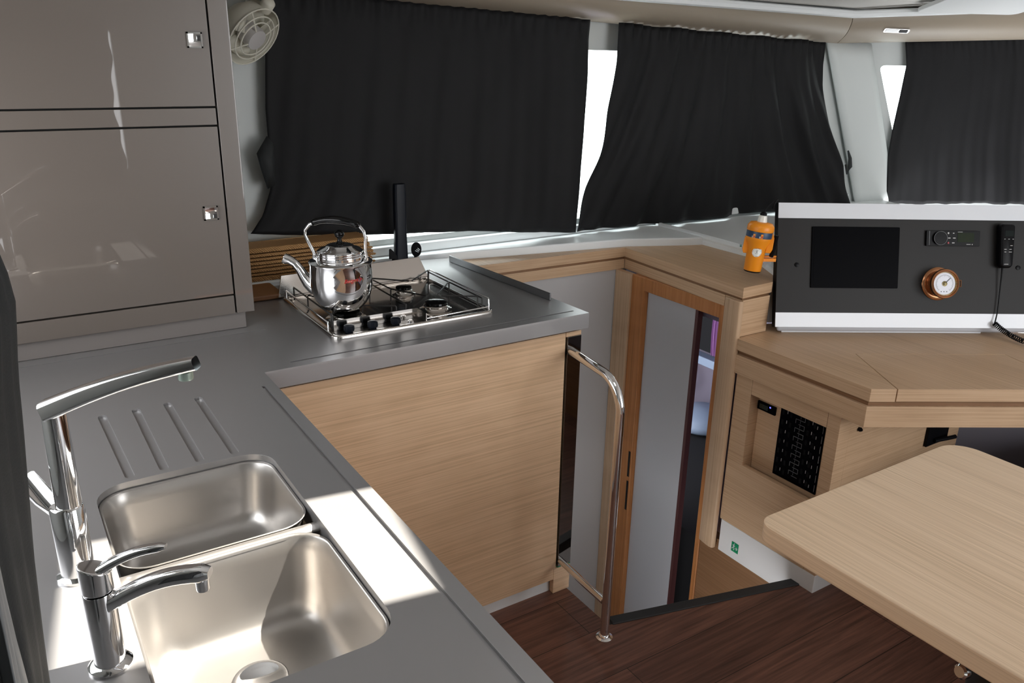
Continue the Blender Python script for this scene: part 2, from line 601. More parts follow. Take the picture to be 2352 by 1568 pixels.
# corner pillar moulding between the two window walls
cp = MB()
rows = []
for i in range(13):
    t = i / 12
    b = A + WV * t * 1.02
    row = []
    for k in range(7):
        a = k / 6
        p0 = b + Vector((-0.17, -0.012, 0))
        p2 = b + D2 * 0.10 + NF * 0.012
        p1 = b + Vector((-0.012, -0.03, 0))
        row.append(p0 * (1 - a) ** 2 + p1 * 2 * a * (1 - a) + p2 * a * a)
    rows.append(row)
cp.grid(rows)
struct('trim_4', cp, WALLW, solid=0.01)
struct('wall_right', MB().box(4.92, 4.96, -1.6, 2.0, -0.05, 2.0), WALLW)
vs, fs = plate([(-0.25, -0.05), (4.95, -0.05), (4.95, 2.0), (-0.25, 2.0)], [rrect(1.45, 3.4, 0.58, 1.88, 0.05), rrect(-0.15, 0.765, 0.83, 1.67, 0.04)], 0, 0.04)  # lower part of this unseen opening closed to darken the floor under the table
struct('wall_rear', MB().add([(x, -1.62 - z, y) for x, y, z in vs], fs), WALLW)
# ceiling: low at the windows, rising towards the middle, one hatch over the sink
hz = 1.95
ca, sa = math.cos(math.atan(0.15)), -math.sin(math.atan(0.15))
hp = [Vector((1.03 + u * ca - v * sa, 0.853 + u * sa + v * ca)) for u, v in ((-0.24, -0.145), (0.24, -0.145), (0.24, 0.145), (-0.24, 0.145))]
vs, fs = plate([(-0.3, -1.66), (4.97, -1.66), (4.97, 1.25), (-0.3, 1.25)], [[(p.x, p.y) for p in hp]], hz, hz + 0.04)
ce = MB().add(vs, fs)
ce.add([(-0.3, 1.25, hz), (4.97, 1.25, hz), (4.97, 2.36, 1.775), (-0.3, 2.36, 1.775), (-0.3, 1.25, hz + 0.04), (4.97, 1.25, hz + 0.04), (4.97, 2.6, 1.815), (-0.3, 2.6, 1.815)],
       [[0, 1, 2, 3], [7, 6, 5, 4], [0, 4, 5, 1], [2, 6, 7, 3], [0, 3, 7, 4], [1, 5, 6, 2]])
struct('ceiling', ce, WHITE2)

# tan soffit that runs above the curtains: side run and forward run
def soffit(name, stations):
    rows = []
    for (bx, by, bz), (tx, ty, tz) in stations:
        row = []
        for k in range(9):
            a = k / 8
            p = Vector((bx, by, bz)).lerp(Vector((tx, ty, tz)), a)
            out = Vector((tx - bx, ty - by, 0)).normalized() * 0.018 * math.sin(math.pi * a)
            p += out - Vector((0, 0, 0.006)) * math.sin(math.pi * a)
            row.append(p)
        row.append(Vector((tx, ty, tz + 0.03)))
        row.append(Vector((bx, by + 0.02, tz + 0.03)))
        row.append(Vector((bx, by + 0.02, bz)))
        rows.append(row)
    mb = MB()
    mb.loft(rows)
    return struct(name, mb, TAN)

kb = Vector((3.30, 2.47, 1.637))
kt = Vector((3.262, 2.38, 1.728))
soffit('trim_5', [((0.3, 2.47, 1.735), (0.3, 2.33, 1.765)), ((1.1, 2.47, 1.708), (1.1, 2.34, 1.748)), ((1.8, 2.47, 1.683), (1.8, 2.36, 1.735)),
                  ((2.5, 2.47, 1.660), (2.5, 2.375, 1.730)), (tuple(kb - Vector((0.004, 0, 0))), tuple(kt - Vector((0.004, 0, 0))))])
soffit('trim_6', [(tuple(kb + D2 * t + Vector((0, 0, 0.038 * t))), tuple(kt + D2 * t + Vector((0, 0, 0.055 * t)))) for t in (0.0, 0.5, 1.1, 1.7)])
lip = MB()
q0 = [Vector((0.3, 2.30, 1.785)), Vector((1.8, 2.335, 1.760)), Vector((3.235, 2.36, 1.752)), Vector((3.235, 2.36, 1.752)) + D2 * 1.6 + Vector((0, 0, 0.085))]
lip.tube(q0, 0.016, 8)
struct('trim_7', lip, WHITE)

# ------------------------------------------------------------------ worktop
wt = thing('worktop', 'L-shaped brushed steel galley worktop with drainer grooves around the double sink', 'worktop', (0.2, 1.2, 0.857))
outer = [(-0.25, -0.25), (0.444, -0.25), (0.444, 1.668), (1.333, 1.668), (1.306, 2.412), (1.07, 2.445), (0.98, 2.45), (0.98, 2.34), (-0.25, 2.34)]
hole = rrect(0.064, 0.339, 0.748, 1.306, 0.05, 8)
grooves = [capsule(0.114, 1.594, 0.121, 1.325, 0.0075), capsule(0.1735, 1.594, 0.1735, 1.325, 0.0075), capsule(0.231, 1.595, 0.231, 1.325, 0.0075), capsule(0.289, 1.594, 0.289, 1.325, 0.0075),
           capsule(0.419, 1.592, 0.410, 0.10, 0.0035), capsule(0.515, 1.702, 1.303, 1.704, 0.0035), capsule(0.53, 1.955, -0.02, 1.955, 0.0018)]
m1 = MB().add(*plate(outer, [hole], 0.857, 0.8950))
m1.add(*plate(outer, [hole] + grooves, 0.8950, 0.900))
obj('worktop_slab', m1, STEEL, wt, bevel=0.0012)
obj('edge_guard', MB().prism([(1.2725, 2.36), (1.2775, 2.36), (1.3095, 1.815), (1.3045, 1.815)], 0.9, 0.922), mat('dark_steel_guard', (0.25, 0.25, 0.26), 0.3, 0.9), wt, bevel=0.002, label='upright dark steel guard strip')

# sink
sk = thing('double_sink', 'stainless steel double bowl sink with rounded corners sunk in the worktop', 'sink', (0.2, 1.02, 0.75))
vs, fs = plate(rrect(0.052, 0.351, 0.736, 1.318, 0.055, 8), [rrect(0.070, 0.333, 1.066, 1.300, 0.045, 8), rrect(0.070, 0.333, 0.754, 1.040, 0.05, 8)], 0.8525, 0.8565)
dv = MB().add(vs, fs)
dv.loft([[(x, y, z) for x, y in rrect(0.067, 0.336, 1.030, 1.076, 0.004, 2)] for z in (0.858, 0.884)], True, True)
vs, fs = plate(rrect(0.0655, 0.3375, 1.0, 1.11, 0.002, 1), [], 0, 0)
def bowl(name, x0, x1, y0, y1, zb, r):
    rings = []
    for z, ins in ((0.8875, -0.001), (0.884, 0.002), (0.86, 0.004), (zb + 0.05, 0.009), (zb + 0.03, 0.012), (zb + 0.015, 0.018), (zb + 0.006, 0.027), (zb + 0.001, 0.042), (zb, 0.06)):
        rings.append([(x, y, z) for x, y in rrect(x0 + ins, x1 - ins, y0 + ins, y1 - ins, max(0.012, r - ins * 0.3), 10)])
    mb = MB().loft(rings, False, True)
    return obj(name, mb, SINK, sk, smooth=60, solid=0.0015)
bowl('bowl', 0.066, 0.337, 1.062, 1.304, 0.775, 0.048)
bowl('bowl', 0.066, 0.337, 0.750, 1.044, 0.752, 0.052)
# bridge between the two bowls
br = MB()
rows = []
for j in range(9):
    a = j / 8
    y = 1.040 + 0.026 * a
    z = 0.882 + 0.006 * math.sin(math.pi * a)
    rows.append([(0.064 + 0.275 * i / 12, y, z) for i in range(13)])
br.grid(rows)
obj('bridge', br, SINK, sk, solid=0.004)
for dx, dy, zb in ((0.205, 0.925, 0.7525), (0.20, 1.18, 0.7755)):
    dr = MB().lathe([(0.036, 0), (0.037, 0.003), (0.030, 0.004), (0.026, 0.001), (0.0001, 0.001)], (dx, dy, zb), n=32)
    obj('drain', dr, CHROME, sk, smooth=50)

# tall mixer tap
tp = thing('mixer_tap', 'tall chrome mixer tap with long angled spout and paddle lever behind the sink', 'tap', (0.020, 1.072, 0.9))
obj('base', MB().lathe([(0.026, 0), (0.026, 0.004), (0.0215, 0.007), (0.0205, 0.008), (0.0205, 0.104), (0.0185, 0.107), (0.0165, 0.108)], (0.020, 1.072, 0.9), n=40), CHROME, tp, smooth=40)
cx, cy = 0.0325, 1.063
obj('riser', MB().lathe([(0.0155, 0), (0.0152, 0.08), (0.0138, 0.138), (0.010, 0.1415)], (0.023, 1.070, 1.006), ax=(0.010, -0.004, 1), n=36), CHROME, tp, smooth=40)
s0 = Vector((0.0175, 1.0735, 1.138)); s1 = Vector((0.178, 0.970, 1.204))
dd = (s1 - s0); dh = Vector((dd.x, dd.y, 0)).normalized(); sd = Vector((-dh.y, dh.x, 0))
rings = []
for i in range(15):
    a = i / 14
    p = s0.lerp(s1, a) + Vector((0, 0, 0.006 * math.sin(math.pi * a)))
    w = 0.0150 - 0.0050 * a
    h = 0.0125 * (1 - a) + 0.0075 * a
    rings.append([p + sd * w * math.copysign(abs(math.cos(t)) ** 0.5, math.cos(t)) + Vector((-dh.x * 0.3, -dh.y * 0.3, 1)) * h * math.copysign(abs(math.sin(t)) ** 0.5, math.sin(t)) for t in [2 * math.pi * k / 24 for k in range(24)]])
obj('spout', MB().loft(rings), CHROME, tp, smooth=50)
obj('aerator', MB().lathe([(0.0085, 0), (0.009, 0.002), (0.009, 0.010)], (0.166, 0.978, 1.183), n=24), mat('aerator_grey', (0.5, 0.62, 0.55), 0.3, 0.6), tp, smooth=40)
lv = MB()
l0 = Vector((0.010, 1.078, 0.995)); l1 = Vector((-0.020, 1.100, 1.046)); dl = (l1 - l0).normalized()
sdl = dl.cross(Vector((0.35, -0.80, 0.5))).normalized(); nl = dl.cross(sdl).normalized()
lv.loft([[p + sdl * a + nl * b for a, b in ((-w, -t), (w, -t), (w, t), (-w, t))] for p, w, t in ((l0, 0.008, 0.006), (l0.lerp(l1, 0.4), 0.013, 0.004), (l0.lerp(l1, 0.95), 0.013, 0.0035), (l1, 0.010, 0.003))])
obj('lever', lv, CHROME, tp, bevel=0.0015)

# small tap in front
st = thing('small_tap', 'short stubby chrome tap with curved spout at the near corner of the sink', 'tap', (0.031, 0.869, 0.9))
obj('base', MB().lathe([(0.0235, 0), (0.0235, 0.003), (0.0205, 0.0055), (0.0165, 0.007), (0.0163, 0.098), (0.0160, 0.099)], (0.031, 0.869, 0.9), n=40), CHROME, st, smooth=40)
top = MB().lathe([(0.0166, 0), (0.0168, 0.028)], (0.031, 0.869, 1.0), n=40)
for v in top.v:
    if v.z > 1.01:
        v.z += (v.x - 0.031) * -0.35 + 0.002
obj('cap', top, CHROME, st, bevel=0.0025, smooth=40)
def bar(p0, p1, w0, w1, h0, h1, lift, mname, par, nm, n=12):
    p0 = Vector(p0); p1 = Vector(p1)
    d = p1 - p0
    dh = Vector((d.x, d.y, 0)).normalized()
    sd = Vector((-dh.y, dh.x, 0))
    rings = []
    for i in range(n + 1):
        a = i / n
        p = p0.lerp(p1, a) + Vector((0, 0, lift * math.sin(math.pi * a)))
        w = w0 + (w1 - w0) * a
        h = h0 + (h1 - h0) * a
        if i == n:
            w *= 0.75; h *= 0.6
        rings.append([p + sd * w * math.copysign(abs(math.cos(t)) ** 0.6, math.cos(t)) + Vector((0, 0, 1)) * h * math.copysign(abs(math.sin(t)) ** 0.6, math.sin(t)) for t in [2 * math.pi * k / 20 for k in range(20)]])
    return obj(nm, MB().loft(rings), mname, par, smooth=50)
bar((0.042, 0.862, 0.985), (0.136, 0.800, 1.026), 0.011, 0.010, 0.0095, 0.0085, 0.010, CHROME, st, 'spout')
obj('aerator', MB().lathe([(0.007, 0), (0.0075, 0.002), (0.0075, 0.014)], (0.128, 0.806, 1.004), n=20), CHROME, st, smooth=40)
bar((0.036, 0.866, 1.026), (0.099, 0.824, 1.058), 0.010, 0.006, 0.006, 0.0035, 0.006, CHROME, st, 'lever')

# ------------------------------------------------------------------ base cabinets below the worktop
pc = thing('base_cabinet', 'light oak galley base cabinet under the hob with mirror strip at its corner', 'cabinet', (0.88, 2.0, 0))
obj('front_panel', MB().box(0.46, 1.273, 1.690, 1.708, 0.05, 0.845), OAK, pc, bevel=0.001)
obj('carcass', MB().box(0.46, 1.322, 1.709, 2.30, 0.0, 0.856), GREYP, pc)
obj('kickboard', MB().box(0.46, 1.262, 1.7085, 1.722, 0.0, 0.049), WHITE, pc, label='white kickboard')
obj('mirror_strip', MB().box(1.279, 1.326, 1.688, 1.707, 0.092, 0.832), MIRROR, pc, bevel=0.001, label='dark mirror strip on the corner')
obj('glass_edge', MB().box(1.279, 1.326, 1.688, 1.707, 0.089, 0.0915), GREENG, pc)
obj('end_post', MB().box(1.265, 1.326, 1.689, 1.7085, 0.0, 0.088), OAK, pc, bevel=0.001)
obj('top_rail', MB().box(1.2745, 1.326, 1.690, 1.708, 0.8325, 0.845), OAK, pc)
sc_ = thing('sink_cabinet', 'oak base cabinet hidden below the sink end of the worktop', 'cabinet', (0.1, 0.7, 0))
obj('side_panel', MB().box(0.41, 0.426, -0.25, 1.705, 0.05, 0.845), OAK, sc_)
obj('carcass', MB().box(-0.24, 0.409, -0.25, 1.70, 0.0, 0.70), GREYP, sc_)

# handrail
rl = thing('handrail', 'polished steel grab rail rising from the floor beside the stairwell', 'handrail', (1.275, 1.45, 0))
pth = [(1.275, 1.45, 0.008), (1.2755, 1.45, 0.3), (1.2765, 1.45, 0.60), (1.277, 1.45, 0.69)]
for i in range(1, 9):
    a = math.radians(90 * i / 9)
    pth.append((1.278, 1.45 + 0.085 * (1 - math.cos(a)), 0.69 + 0.095 * math.sin(a)))
pth += [(1.279, 1.56, 0.787), (1.284, 1.62, 0.789), (1.290, 1.688, 0.791)]
obj('tube', MB().tube(pth, 0.0125, 20), CHROME, rl, smooth=60)
obj('crossbar', MB().tube([(1.2755, 1.462, 0.115), (1.280, 1.56, 0.113), (1.287, 1.688, 0.112)], 0.0105, 18), CHROME, rl, smooth=60)
obj('floor_flange', MB().lathe([(0.024, 0), (0.024, 0.003), (0.017, 0.006), (0.0155, 0.012), (0.0128, 0.014)], (1.275, 1.45, 0), n=32), CHROME, rl, smooth=40)

# ------------------------------------------------------------------ tall taupe cabinet
uc = thing('tall_cabinet', 'glossy taupe lacquered cupboard standing on the worktop with two flush doors', 'cabinet', (0.15, 2.2, 0.9))
obj('carcass', MB().box(-0.245, 0.512, 2.002, 2.33, 0.9435, 1.80), DARK, uc)
obj('side_panel', MB().box(0.4745, 0.5175, 1.985, 2.335, 0.943, 1.86), TAUPE, uc, bevel=0.001)
obj('plinth', MB().box(-0.245, 0.497, 1.996, 2.32, 0.9005, 0.943), TAUPE2, uc, bevel=0.001, label='paler satin plinth')
obj('rail', MB().box(-0.245, 0.4705, 1.985, 2.001, 0.9432, 0.9895), TAUPE, uc, bevel=0.0008)
obj('rail', MB().box(-0.245, 0.4705, 1.985, 2.001, 1.3965, 1.4335), TAUPE, uc, bevel=0.0008)
for z0, z1, hx, hzz in ((1.4375, 1.80, 0.4395, 1.578), (0.9935, 1.3925, 0.436, 1.196)):
    dr = obj('door', MB().box(-0.245, 0.4705, 1.985, 2.001, z0, z1), TAUPE, uc, bevel=0.0008)
    h = MB()
    s = 0.0165
    for a in ((-s, s, s - 0.0035, s), (-s, s, -s, -s + 0.0035), (-s, -s + 0.0035, -s, s), (s - 0.0035, s, -s, s)):
        h.box(hx + a[0], hx + a[1], 1.9805, 1.9852, hzz + a[2], hzz + a[3])
    rows = []
    for j in range(7):
        row = []
        for i in range(7):
            u = -1 + i / 3; v = -1 + j / 3
            row.append((hx + u * s * 0.85, 1.9845 - 0.0025 * (u * u + v * v) / 2, hzz + v * s * 0.85))
        rows.append(row)
    h.grid(rows)
    obj('pull', h, CHROME, dr, smooth=50)

# ------------------------------------------------------------------ gas hob
hb = thing('gas_hob', 'three-burner stainless steel gas hob let into the worktop', 'hob', (0.88, 1.98, 0.9))
HX0, HX1, HY0, HY1 = 0.648, 1.106, 1.788, 2.190
tray = MB()
rings = []
for z, ins in ((0.9005, 0), (0.906, 0.0), (0.9095, 0.003), (0.9095, 0.008), (0.906, 0.012), (0.9035, 0.016), (0.9035, 0.03)):
    rings.append([(x, y, z) for x, y in rrect(HX0 + ins, HX1 - ins, HY0 + ins, HY1 - ins, max(0.006, 0.022 - ins), 6)])
tray.loft(rings, True, True)
obj('tray', tray, PSTEEL, hb, smooth=50)
# folded-back lid
lid = MB()
lp = [(0.642, 0.905, 2.197), (1.113, 0.905, 2.197), (1.094, 0.966, 2.222), (0.661, 0.960, 2.222)]
lid.add([(x, y, z) for x, z, y in lp] + [(x, y + 0.004, z) for x, z, y in lp], [[0, 1, 2, 3], [7, 6, 5, 4], [0, 4, 5, 1], [1, 5, 6, 2], [2, 6, 7, 3], [3, 7, 4, 0]])
obj('lid', lid, PSTEEL, hb, bevel=0.001)
hl = MB().tube([(0.652, 2.178, 0.911), (1.104, 2.178, 0.911)], 0.003, 8)
obj('hinge_bar', hl, PSTEEL, hb)
def burner(x, y, r):
    b = obj('burner', MB().lathe([(r * 1.45, 0), (r * 1.5, 0.003), (r * 1.15, 0.006), (r * 1.05, 0.010), (r * 1.12, 0.014), (r * 1.0, 0.017), (r * 0.4, 0.018)], (x, y, 0.9035), n=36), PSTEEL, hb, smooth=40)
    obj('cap', MB().lathe([(r * 0.92, 0), (r * 1.0, 0.002), (r * 0.98, 0.006), (r * 0.8, 0.008), (0.0001, 0.009)], (x, y, 0.9205), n=36), BAKE, b, smooth=40)
burner(0.735, 1.925, 0.036)
burner(0.965, 2.065, 0.023)
burner(0.975, 1.885, 0.030)
# pan supports
ps = MB()
def wire(pts, r=0.0022):
    ps.tube(pts, r, 8)
def arm(x0, y0, x1, y1, z=0.942):
    d = Vector((x1 - x0, y1 - y0)).normalized() * 0.008
    wire([(x0, y0, 0.906), (x0, y0, z - 0.004), (x0 + d.x * 0.4, y0 + d.y * 0.4, z), (x1, y1, z)])
arm(0.893, 2.145, 0.98, 2.06); arm(1.085, 2.145, 0.99, 2.06)
arm(1.075, 1.83, 0.99, 1.88); arm(0.900, 2.01, 0.955, 1.90)
arm(1.078, 2.00, 0.99, 1.90); arm(0.893, 2.145, 0.90, 2.01)
arm(0.68, 2.06, 0.74, 1.93); arm(0.835, 2.06, 0.735, 1.925)
arm(0.845, 1.855, 0.735, 1.925); arm(0.672, 1.865, 0.735, 1.925)
wire([(0.672, 1.852, 0.906), (0.672, 1.852, 0.942), (0.672, 2.15, 0.942), (0.672, 2.15, 0.906)])
wire([(0.872, 1.852, 0.906), (0.872, 1.852, 0.942), (0.872, 2.15, 0.942), (0.872, 2.15, 0.906)])
wire([(1.088, 1.83, 0.906), (1.088, 1.83, 0.935), (1.088, 2.15, 0.935), (1.088, 2.15, 0.906)])
obj('pan_support', ps, IRON, hb, smooth=60)
sr = MB()
sr.tube([(1.099, 1.812, 0.906), (1.099, 1.812, 0.933), (1.1, 1.817, 0.9365), (1.101, 2.165, 0.9365), (1.101, 2.171, 0.933), (1.101, 2.171, 0.906)], 0.0022, 8)
obj('guard_rail', sr, CHROME, hb, smooth=60)
sr = MB()
sr.tube([(0.656, 1.845, 0.906), (0.656, 1.845, 0.93), (0.656, 2.17, 0.93), (0.656, 2.17, 0.906)], 0.0022, 8)
obj('guard_rail', sr, CHROME, hb, smooth=60)
sr = MB()
sr.tube([(0.905, 1.800, 0.914), (1.099, 1.812, 0.914)], 0.0022, 8)
obj('guard_rail', sr, CHROME, hb, smooth=60)
kg = MB()
kg.box(0.668, 0.895, 1.8375, 1.8395, 0.905, 0.934)
kg.add([(0.895, 1.8375, 0.905), (0.895, 1.8375, 0.934), (0.901, 1.796, 0.929), (0.901, 1.796, 0.905), (0.897, 1.8375, 0.905), (0.897, 1.8375, 0.934), (0.903, 1.796, 0.929), (0.903, 1.796, 0.905)],
       [[0, 1, 2, 3], [7, 6, 5, 4], [1, 5, 6, 2], [0, 3, 7, 4], [2, 6, 7, 3], [0, 4, 5, 1]])
obj('knob_shield', kg, PSTEEL, hb, bevel=0.0005)
kp = MB().prism(rrect(0.664, 0.897, 1.797, 1.836, 0.004), 0.9036, 0.9065)
obj('control_strip', kp, mat('dark_steel', (0.10, 0.095, 0.09), 0.2, 1.0), hb)
for kx in (0.6975, 0.760, 0.823):
    prof = MB().lathe([(0.010, 0), (0.010, 0.004), (0.0135, 0.005), (0.0145, 0.011), (0.0135, 0.018), (0.007, 0.0205)], (kx, 1.813, 0.9065), n=8)
    obj('knob', prof, BLKN, hb, bevel=0.001, smooth=25)
obj('igniter_button', MB().lathe([(0.007, 0), (0.007, 0.003), (0.0045, 0.0035), (0.0045, 0.006)], (0.866, 1.816, 0.9065), n=20), CHROME, hb)

# ------------------------------------------------------------------ kettle
KX, KY, KZ = 0.722, 1.912, 0.9445
kt_ = thing('kettle', 'polished steel kettle with black arched grip standing on the left burner', 'kettle', (KX, KY, KZ))
body = MB().lathe([(0.0001, 0.004), (0.046, 0.003), (0.050, 0.000), (0.054, 0.004), (0.062, 0.013), (0.070, 0.027), (0.0755, 0.043), (0.078, 0.062), (0.0785, 0.085), (0.0785, 0.114), (0.0795, 0.116), (0.0795, 0.119), (0.076, 0.1215), (0.062, 0.1255), (0.058, 0.127), (0.058, 0.133), (0.0565, 0.134)], (KX, KY, KZ), n=72)
obj('body', body, CHROME, kt_, smooth=40)
kl = obj('lid', MB().lathe([(0.0575, 0.1335), (0.0590, 0.136), (0.0590, 0.139), (0.0565, 0.140), (0.0575, 0.1425), (0.0570, 0.146), (0.050, 0.151), (0.036, 0.156), (0.034, 0.159), (0.030, 0.161), (0.0001, 0.165)], (KX, KY, KZ), n=64), CHROME, kt_, smooth=40)
obj('lid_knob', MB().lathe([(0.012, 0.163), (0.008, 0.167), (0.005, 0.172), (0.0055, 0.177), (0.010, 0.181), (0.0125, 0.187), (0.0115, 0.193), (0.006, 0.197), (0.0001, 0.198)], (KX, KY, KZ), n=32), BAKE, kl, smooth=50)
KR = Vector((0.80, -0.60, 0)).normalized()
KN = Vector((-KR.y, KR.x, 0))
def kpt(r, z, s=0.0):
    if z > 0.1305:
        z = 0.1305 + (z - 0.1305) * 0.86
    return Vector((KX, KY, KZ)) + KR * r + KN * s + Vector((0, 0, z))
sp = MB()
spp = [(-0.062, 0.046, 0.022), (-0.074, 0.050, 0.0200), (-0.086, 0.060, 0.0165), (-0.097, 0.076, 0.0135), (-0.107, 0.094, 0.0115), (-0.118, 0.108, 0.0105), (-0.131, 0.1165, 0.0115), (-0.142, 0.119, 0.0135), (-0.146, 0.1195, 0.0125), (-0.138, 0.1175, 0.009)]
sp.tube([kpt(a, b) for a, b, c in spp], [c for a, b, c in spp], 20)
obj('spout', sp, CHROME, kt_, smooth=60)
hpt = [(-0.066, 0.118), (-0.066, 0.130), (-0.068, 0.142), (-0.080, 0.170), (-0.087, 0.190), (-0.086, 0.205), (-0.074, 0.222), (-0.060, 0.229)]
hpt2 = [(0.052, 0.222), (0.062, 0.207), (0.066, 0.190), (0.065, 0.170), (0.064, 0.150), (0.0665, 0.135), (0.066, 0.118)]
obj('handle_arm', MB().tube([kpt(a, b) for a, b in hpt], 0.0042, 12), CHROME, kt_, smooth=60)
h_ = obj('handle_arm', MB().tube([kpt(a, b) for a, b in hpt2], 0.0042, 12), CHROME, kt_, smooth=60)
gp = [(-0.070, 0.2255, 0.007), (-0.060, 0.2305, 0.0098), (-0.052, 0.233, 0.0075), (-0.035, 0.2375, 0.0090), (-0.01, 0.2385, 0.0100), (0.015, 0.236, 0.0095), (0.036, 0.230, 0.0078), (0.046, 0.226, 0.0098), (0.054, 0.220, 0.0065)]
obj('grip', MB().tube([kpt(a, b) for a, b, c in gp], [c for a, b, c in gp], 20), BAKE, h_, smooth=60, sub=1)
for s in (-0.066, 0.066):
    obj('lug', MB().lathe([(0.006, 0), (0.006, 0.008), (0.003, 0.010)], kpt(s, 0.1215), n=16), CHROME, kt_)
lgm = text_mb("Beqyra'p", 0.0135, 0.35, 0.0003, offset=0.0001)
tocam = Vector((0 - KX, 0 - KY, 0)).normalized()
a0 = math.atan2(tocam.y, tocam.x) + math.radians(21)
def onkettle(p, z0, rad=0.0788):
    a = a0 + p.x / rad
    y = p.y + p.x * 0.06
    return (KX + (rad + p.z) * math.cos(a), KY + (rad + p.z) * math.sin(a), KZ + z0 + y)
obj('logo', xf(lgm, lambda p: onkettle(p, 0.086)), REDL, kt_, smooth=0)

# ------------------------------------------------------------------ things behind the hob
def wavy_rect(x0, x1, y0, y1, amp, seed):
    rnd = random.Random(seed)
    pts = []
    for i in range(40):
        pts.append((x0 + (x1 - x0) * i / 40, y0 + rnd.uniform(-1, 1) * amp * 0.5))
    for i in range(16):
        pts.append((x1 + rnd.uniform(-1.6, 1.2) * amp, y0 + (y1 - y0) * i / 16))
    for i in range(40):
        pts.append((x1 - (x1 - x0) * i / 40, y1))
    pts += [(x0, y1), ]
    return pts
ords = ['lowest', 'second from the bottom', 'third from the bottom', 'fourth from the bottom', 'fourth from the top', 'third from the top', 'second from the top', 'topmost']
zz = 0.9155
hts = [0.017, 0.010, 0.012, 0.010, 0.012, 0.011, 0.012, 0.018]
for i in range(8):
    t = hts[i]
    jx = random.uniform(-0.008, 0.008)
    pl = MB()
    pl.prism(wavy_rect(0.54, 1.004 + jx - 0.004 * i * 0.5, 2.352 + random.uniform(0, 0.004), 2.452, 0.004, i), zz, zz + t - 0.0030)
    o = obj('placemat', pl, STRAW, None, bevel=0.0025, seg=2, smooth=60)
    tag(o, 'woven straw placemat behind the kettle, %s of the stack' % ords[i], 'placemat', 'stack of straw placemats')
    zz += t
cb = MB().prism(rrect(0.532, 0.66, 2.20, 2.335, 0.012), 0.9005, 0.915)
tag(obj('cutting_board', cb, BOARD, None, bevel=0.004, seg=3), 'small brown wooden board lying on the worktop beside the cupboard', 'board')
ut = MB().loft([[(x, y, z) for x, y in rrect(1.108 - w, 1.108 + w, 2.385 - 0.012, 2.385 + 0.012, 0.008, 4)] for z, w in ((0.9005, 0.024), (1.0, 0.0205), (1.13, 0.0205), (1.168, 0.019))])
tag(obj('knife_sheath', ut, BLKN, None, bevel=0.002), 'tall narrow navy-black sheath standing upright behind the hob lid', 'sheath')
sl = MB()
pts = [(math.cos(math.radians(a)) * 0.017, math.sin(math.radians(a)) * 0.024) for a in range(0, 360, 15)]
vs, fs = plate(pts, [capsule(-0.003 + 0.004 * k, -0.004 + 0.004 * k, 0.007 + 0.002 * k, -0.009 + 0.004 * k, 0.0009, 3) for k in (0, 1, 2)], 0, 0.003)
M_ = Matrix.Translation((1.158, 2.372, 0.952)) @ Matrix.Rotation(math.radians(-30), 4, 'Z') @ Matrix.Rotation(math.radians(80), 4, 'X')
sp_ = thing('slotted_spoon', 'black slotted spoon with its head up beside the tall sheath', 'spoon', (1.15, 2.37, 0.90))
m_ = MB().add([M_ @ Vector(v) for v in vs], fs)
obj('bowl', m_, BLKP, sp_)
obj('handle', MB().tube([(1.156, 2.372, 0.935), (1.150, 2.372, 0.9015)], 0.005, 8), BLKP, sp_)
spt = thing('spatula', 'black spatula with a slanted blade left of the tall sheath', 'spatula', (1.07, 2.37, 0.90))
bl = MB()
ps_ = [(1.060, 0.930), (1.090, 0.926), (1.088, 0.938), (1.076, 0.955), (1.066, 0.965), (1.061, 0.962)]
bl.loft([[(x, yy, z) for x, z in ps_] for yy in (2.370, 2.374)])
obj('blade', bl, BLKP, spt, bevel=0.001)
obj('handle', MB().tube([(1.075, 2.372, 0.93), (1.075, 2.372, 0.9015)], 0.005, 8), BLKP, spt)

# ------------------------------------------------------------------ oak shelf around the stairwell
sh = thing('oak_shelf', 'L-shaped light oak shelf running above the cabin door behind the galley', 'shelf', (2.0, 2.0, 0.85))
def shelf_poly(o):
    return [(1.312, 2.308 - o * 0), (1.985 + o * 0, 2.288 + o), (1.945 + o, 1.67 + o), (2.086, 1.676 + o), (2.16, 1.74), (2.284, 1.95), (2.284, 2.188), (2.232, 2.204), (2.0, 2.302), (1.369, 2.410), (1.312, 2.414)]
obj('shelf_top', MB().prism(shelf_poly(0), 0.852, 0.887), OAKN, sh, bevel=0.0015)
obj('groove', MB().prism(shelf_poly(0.008), 0.844, 0.8519), BRWN, sh)
fp = [(1.312, 2.312), (1.989, 2.292), (1.949, 1.76), (2.005, 1.76), (2.02, 2.275), (2.01, 2.26), (1.45, 2.39), (1.312, 2.41)]
obj('fascia', MB().prism([(1.312, 2.310), (1.987, 2.290), (1.987, 2.262), (1.312, 2.38)][:2] + [(2.0, 2.32), (1.312, 2.40)], 0.806, 0.8435), OAKN, sh, bevel=0.001)
obj('fascia', MB().prism([(1.9875, 2.290), (1.953, 1.75), (2.008, 1.75), (2.008, 2.30)], 0.806, 0.8435), OAKN, sh, bevel=0.001)
obj('side_block', MB().box(1.9535, 2.08, 1.675, 1.748, 0.7215, 0.8435), OAKN, sh, bevel=0.001)
obj('side_block', MB().prism([(2.0805, 1.715), (2.15, 1.735), (2.15, 1.80), (2.0805, 1.80)], 0.7215, 0.8435), OAKN, sh, bevel=0.001)

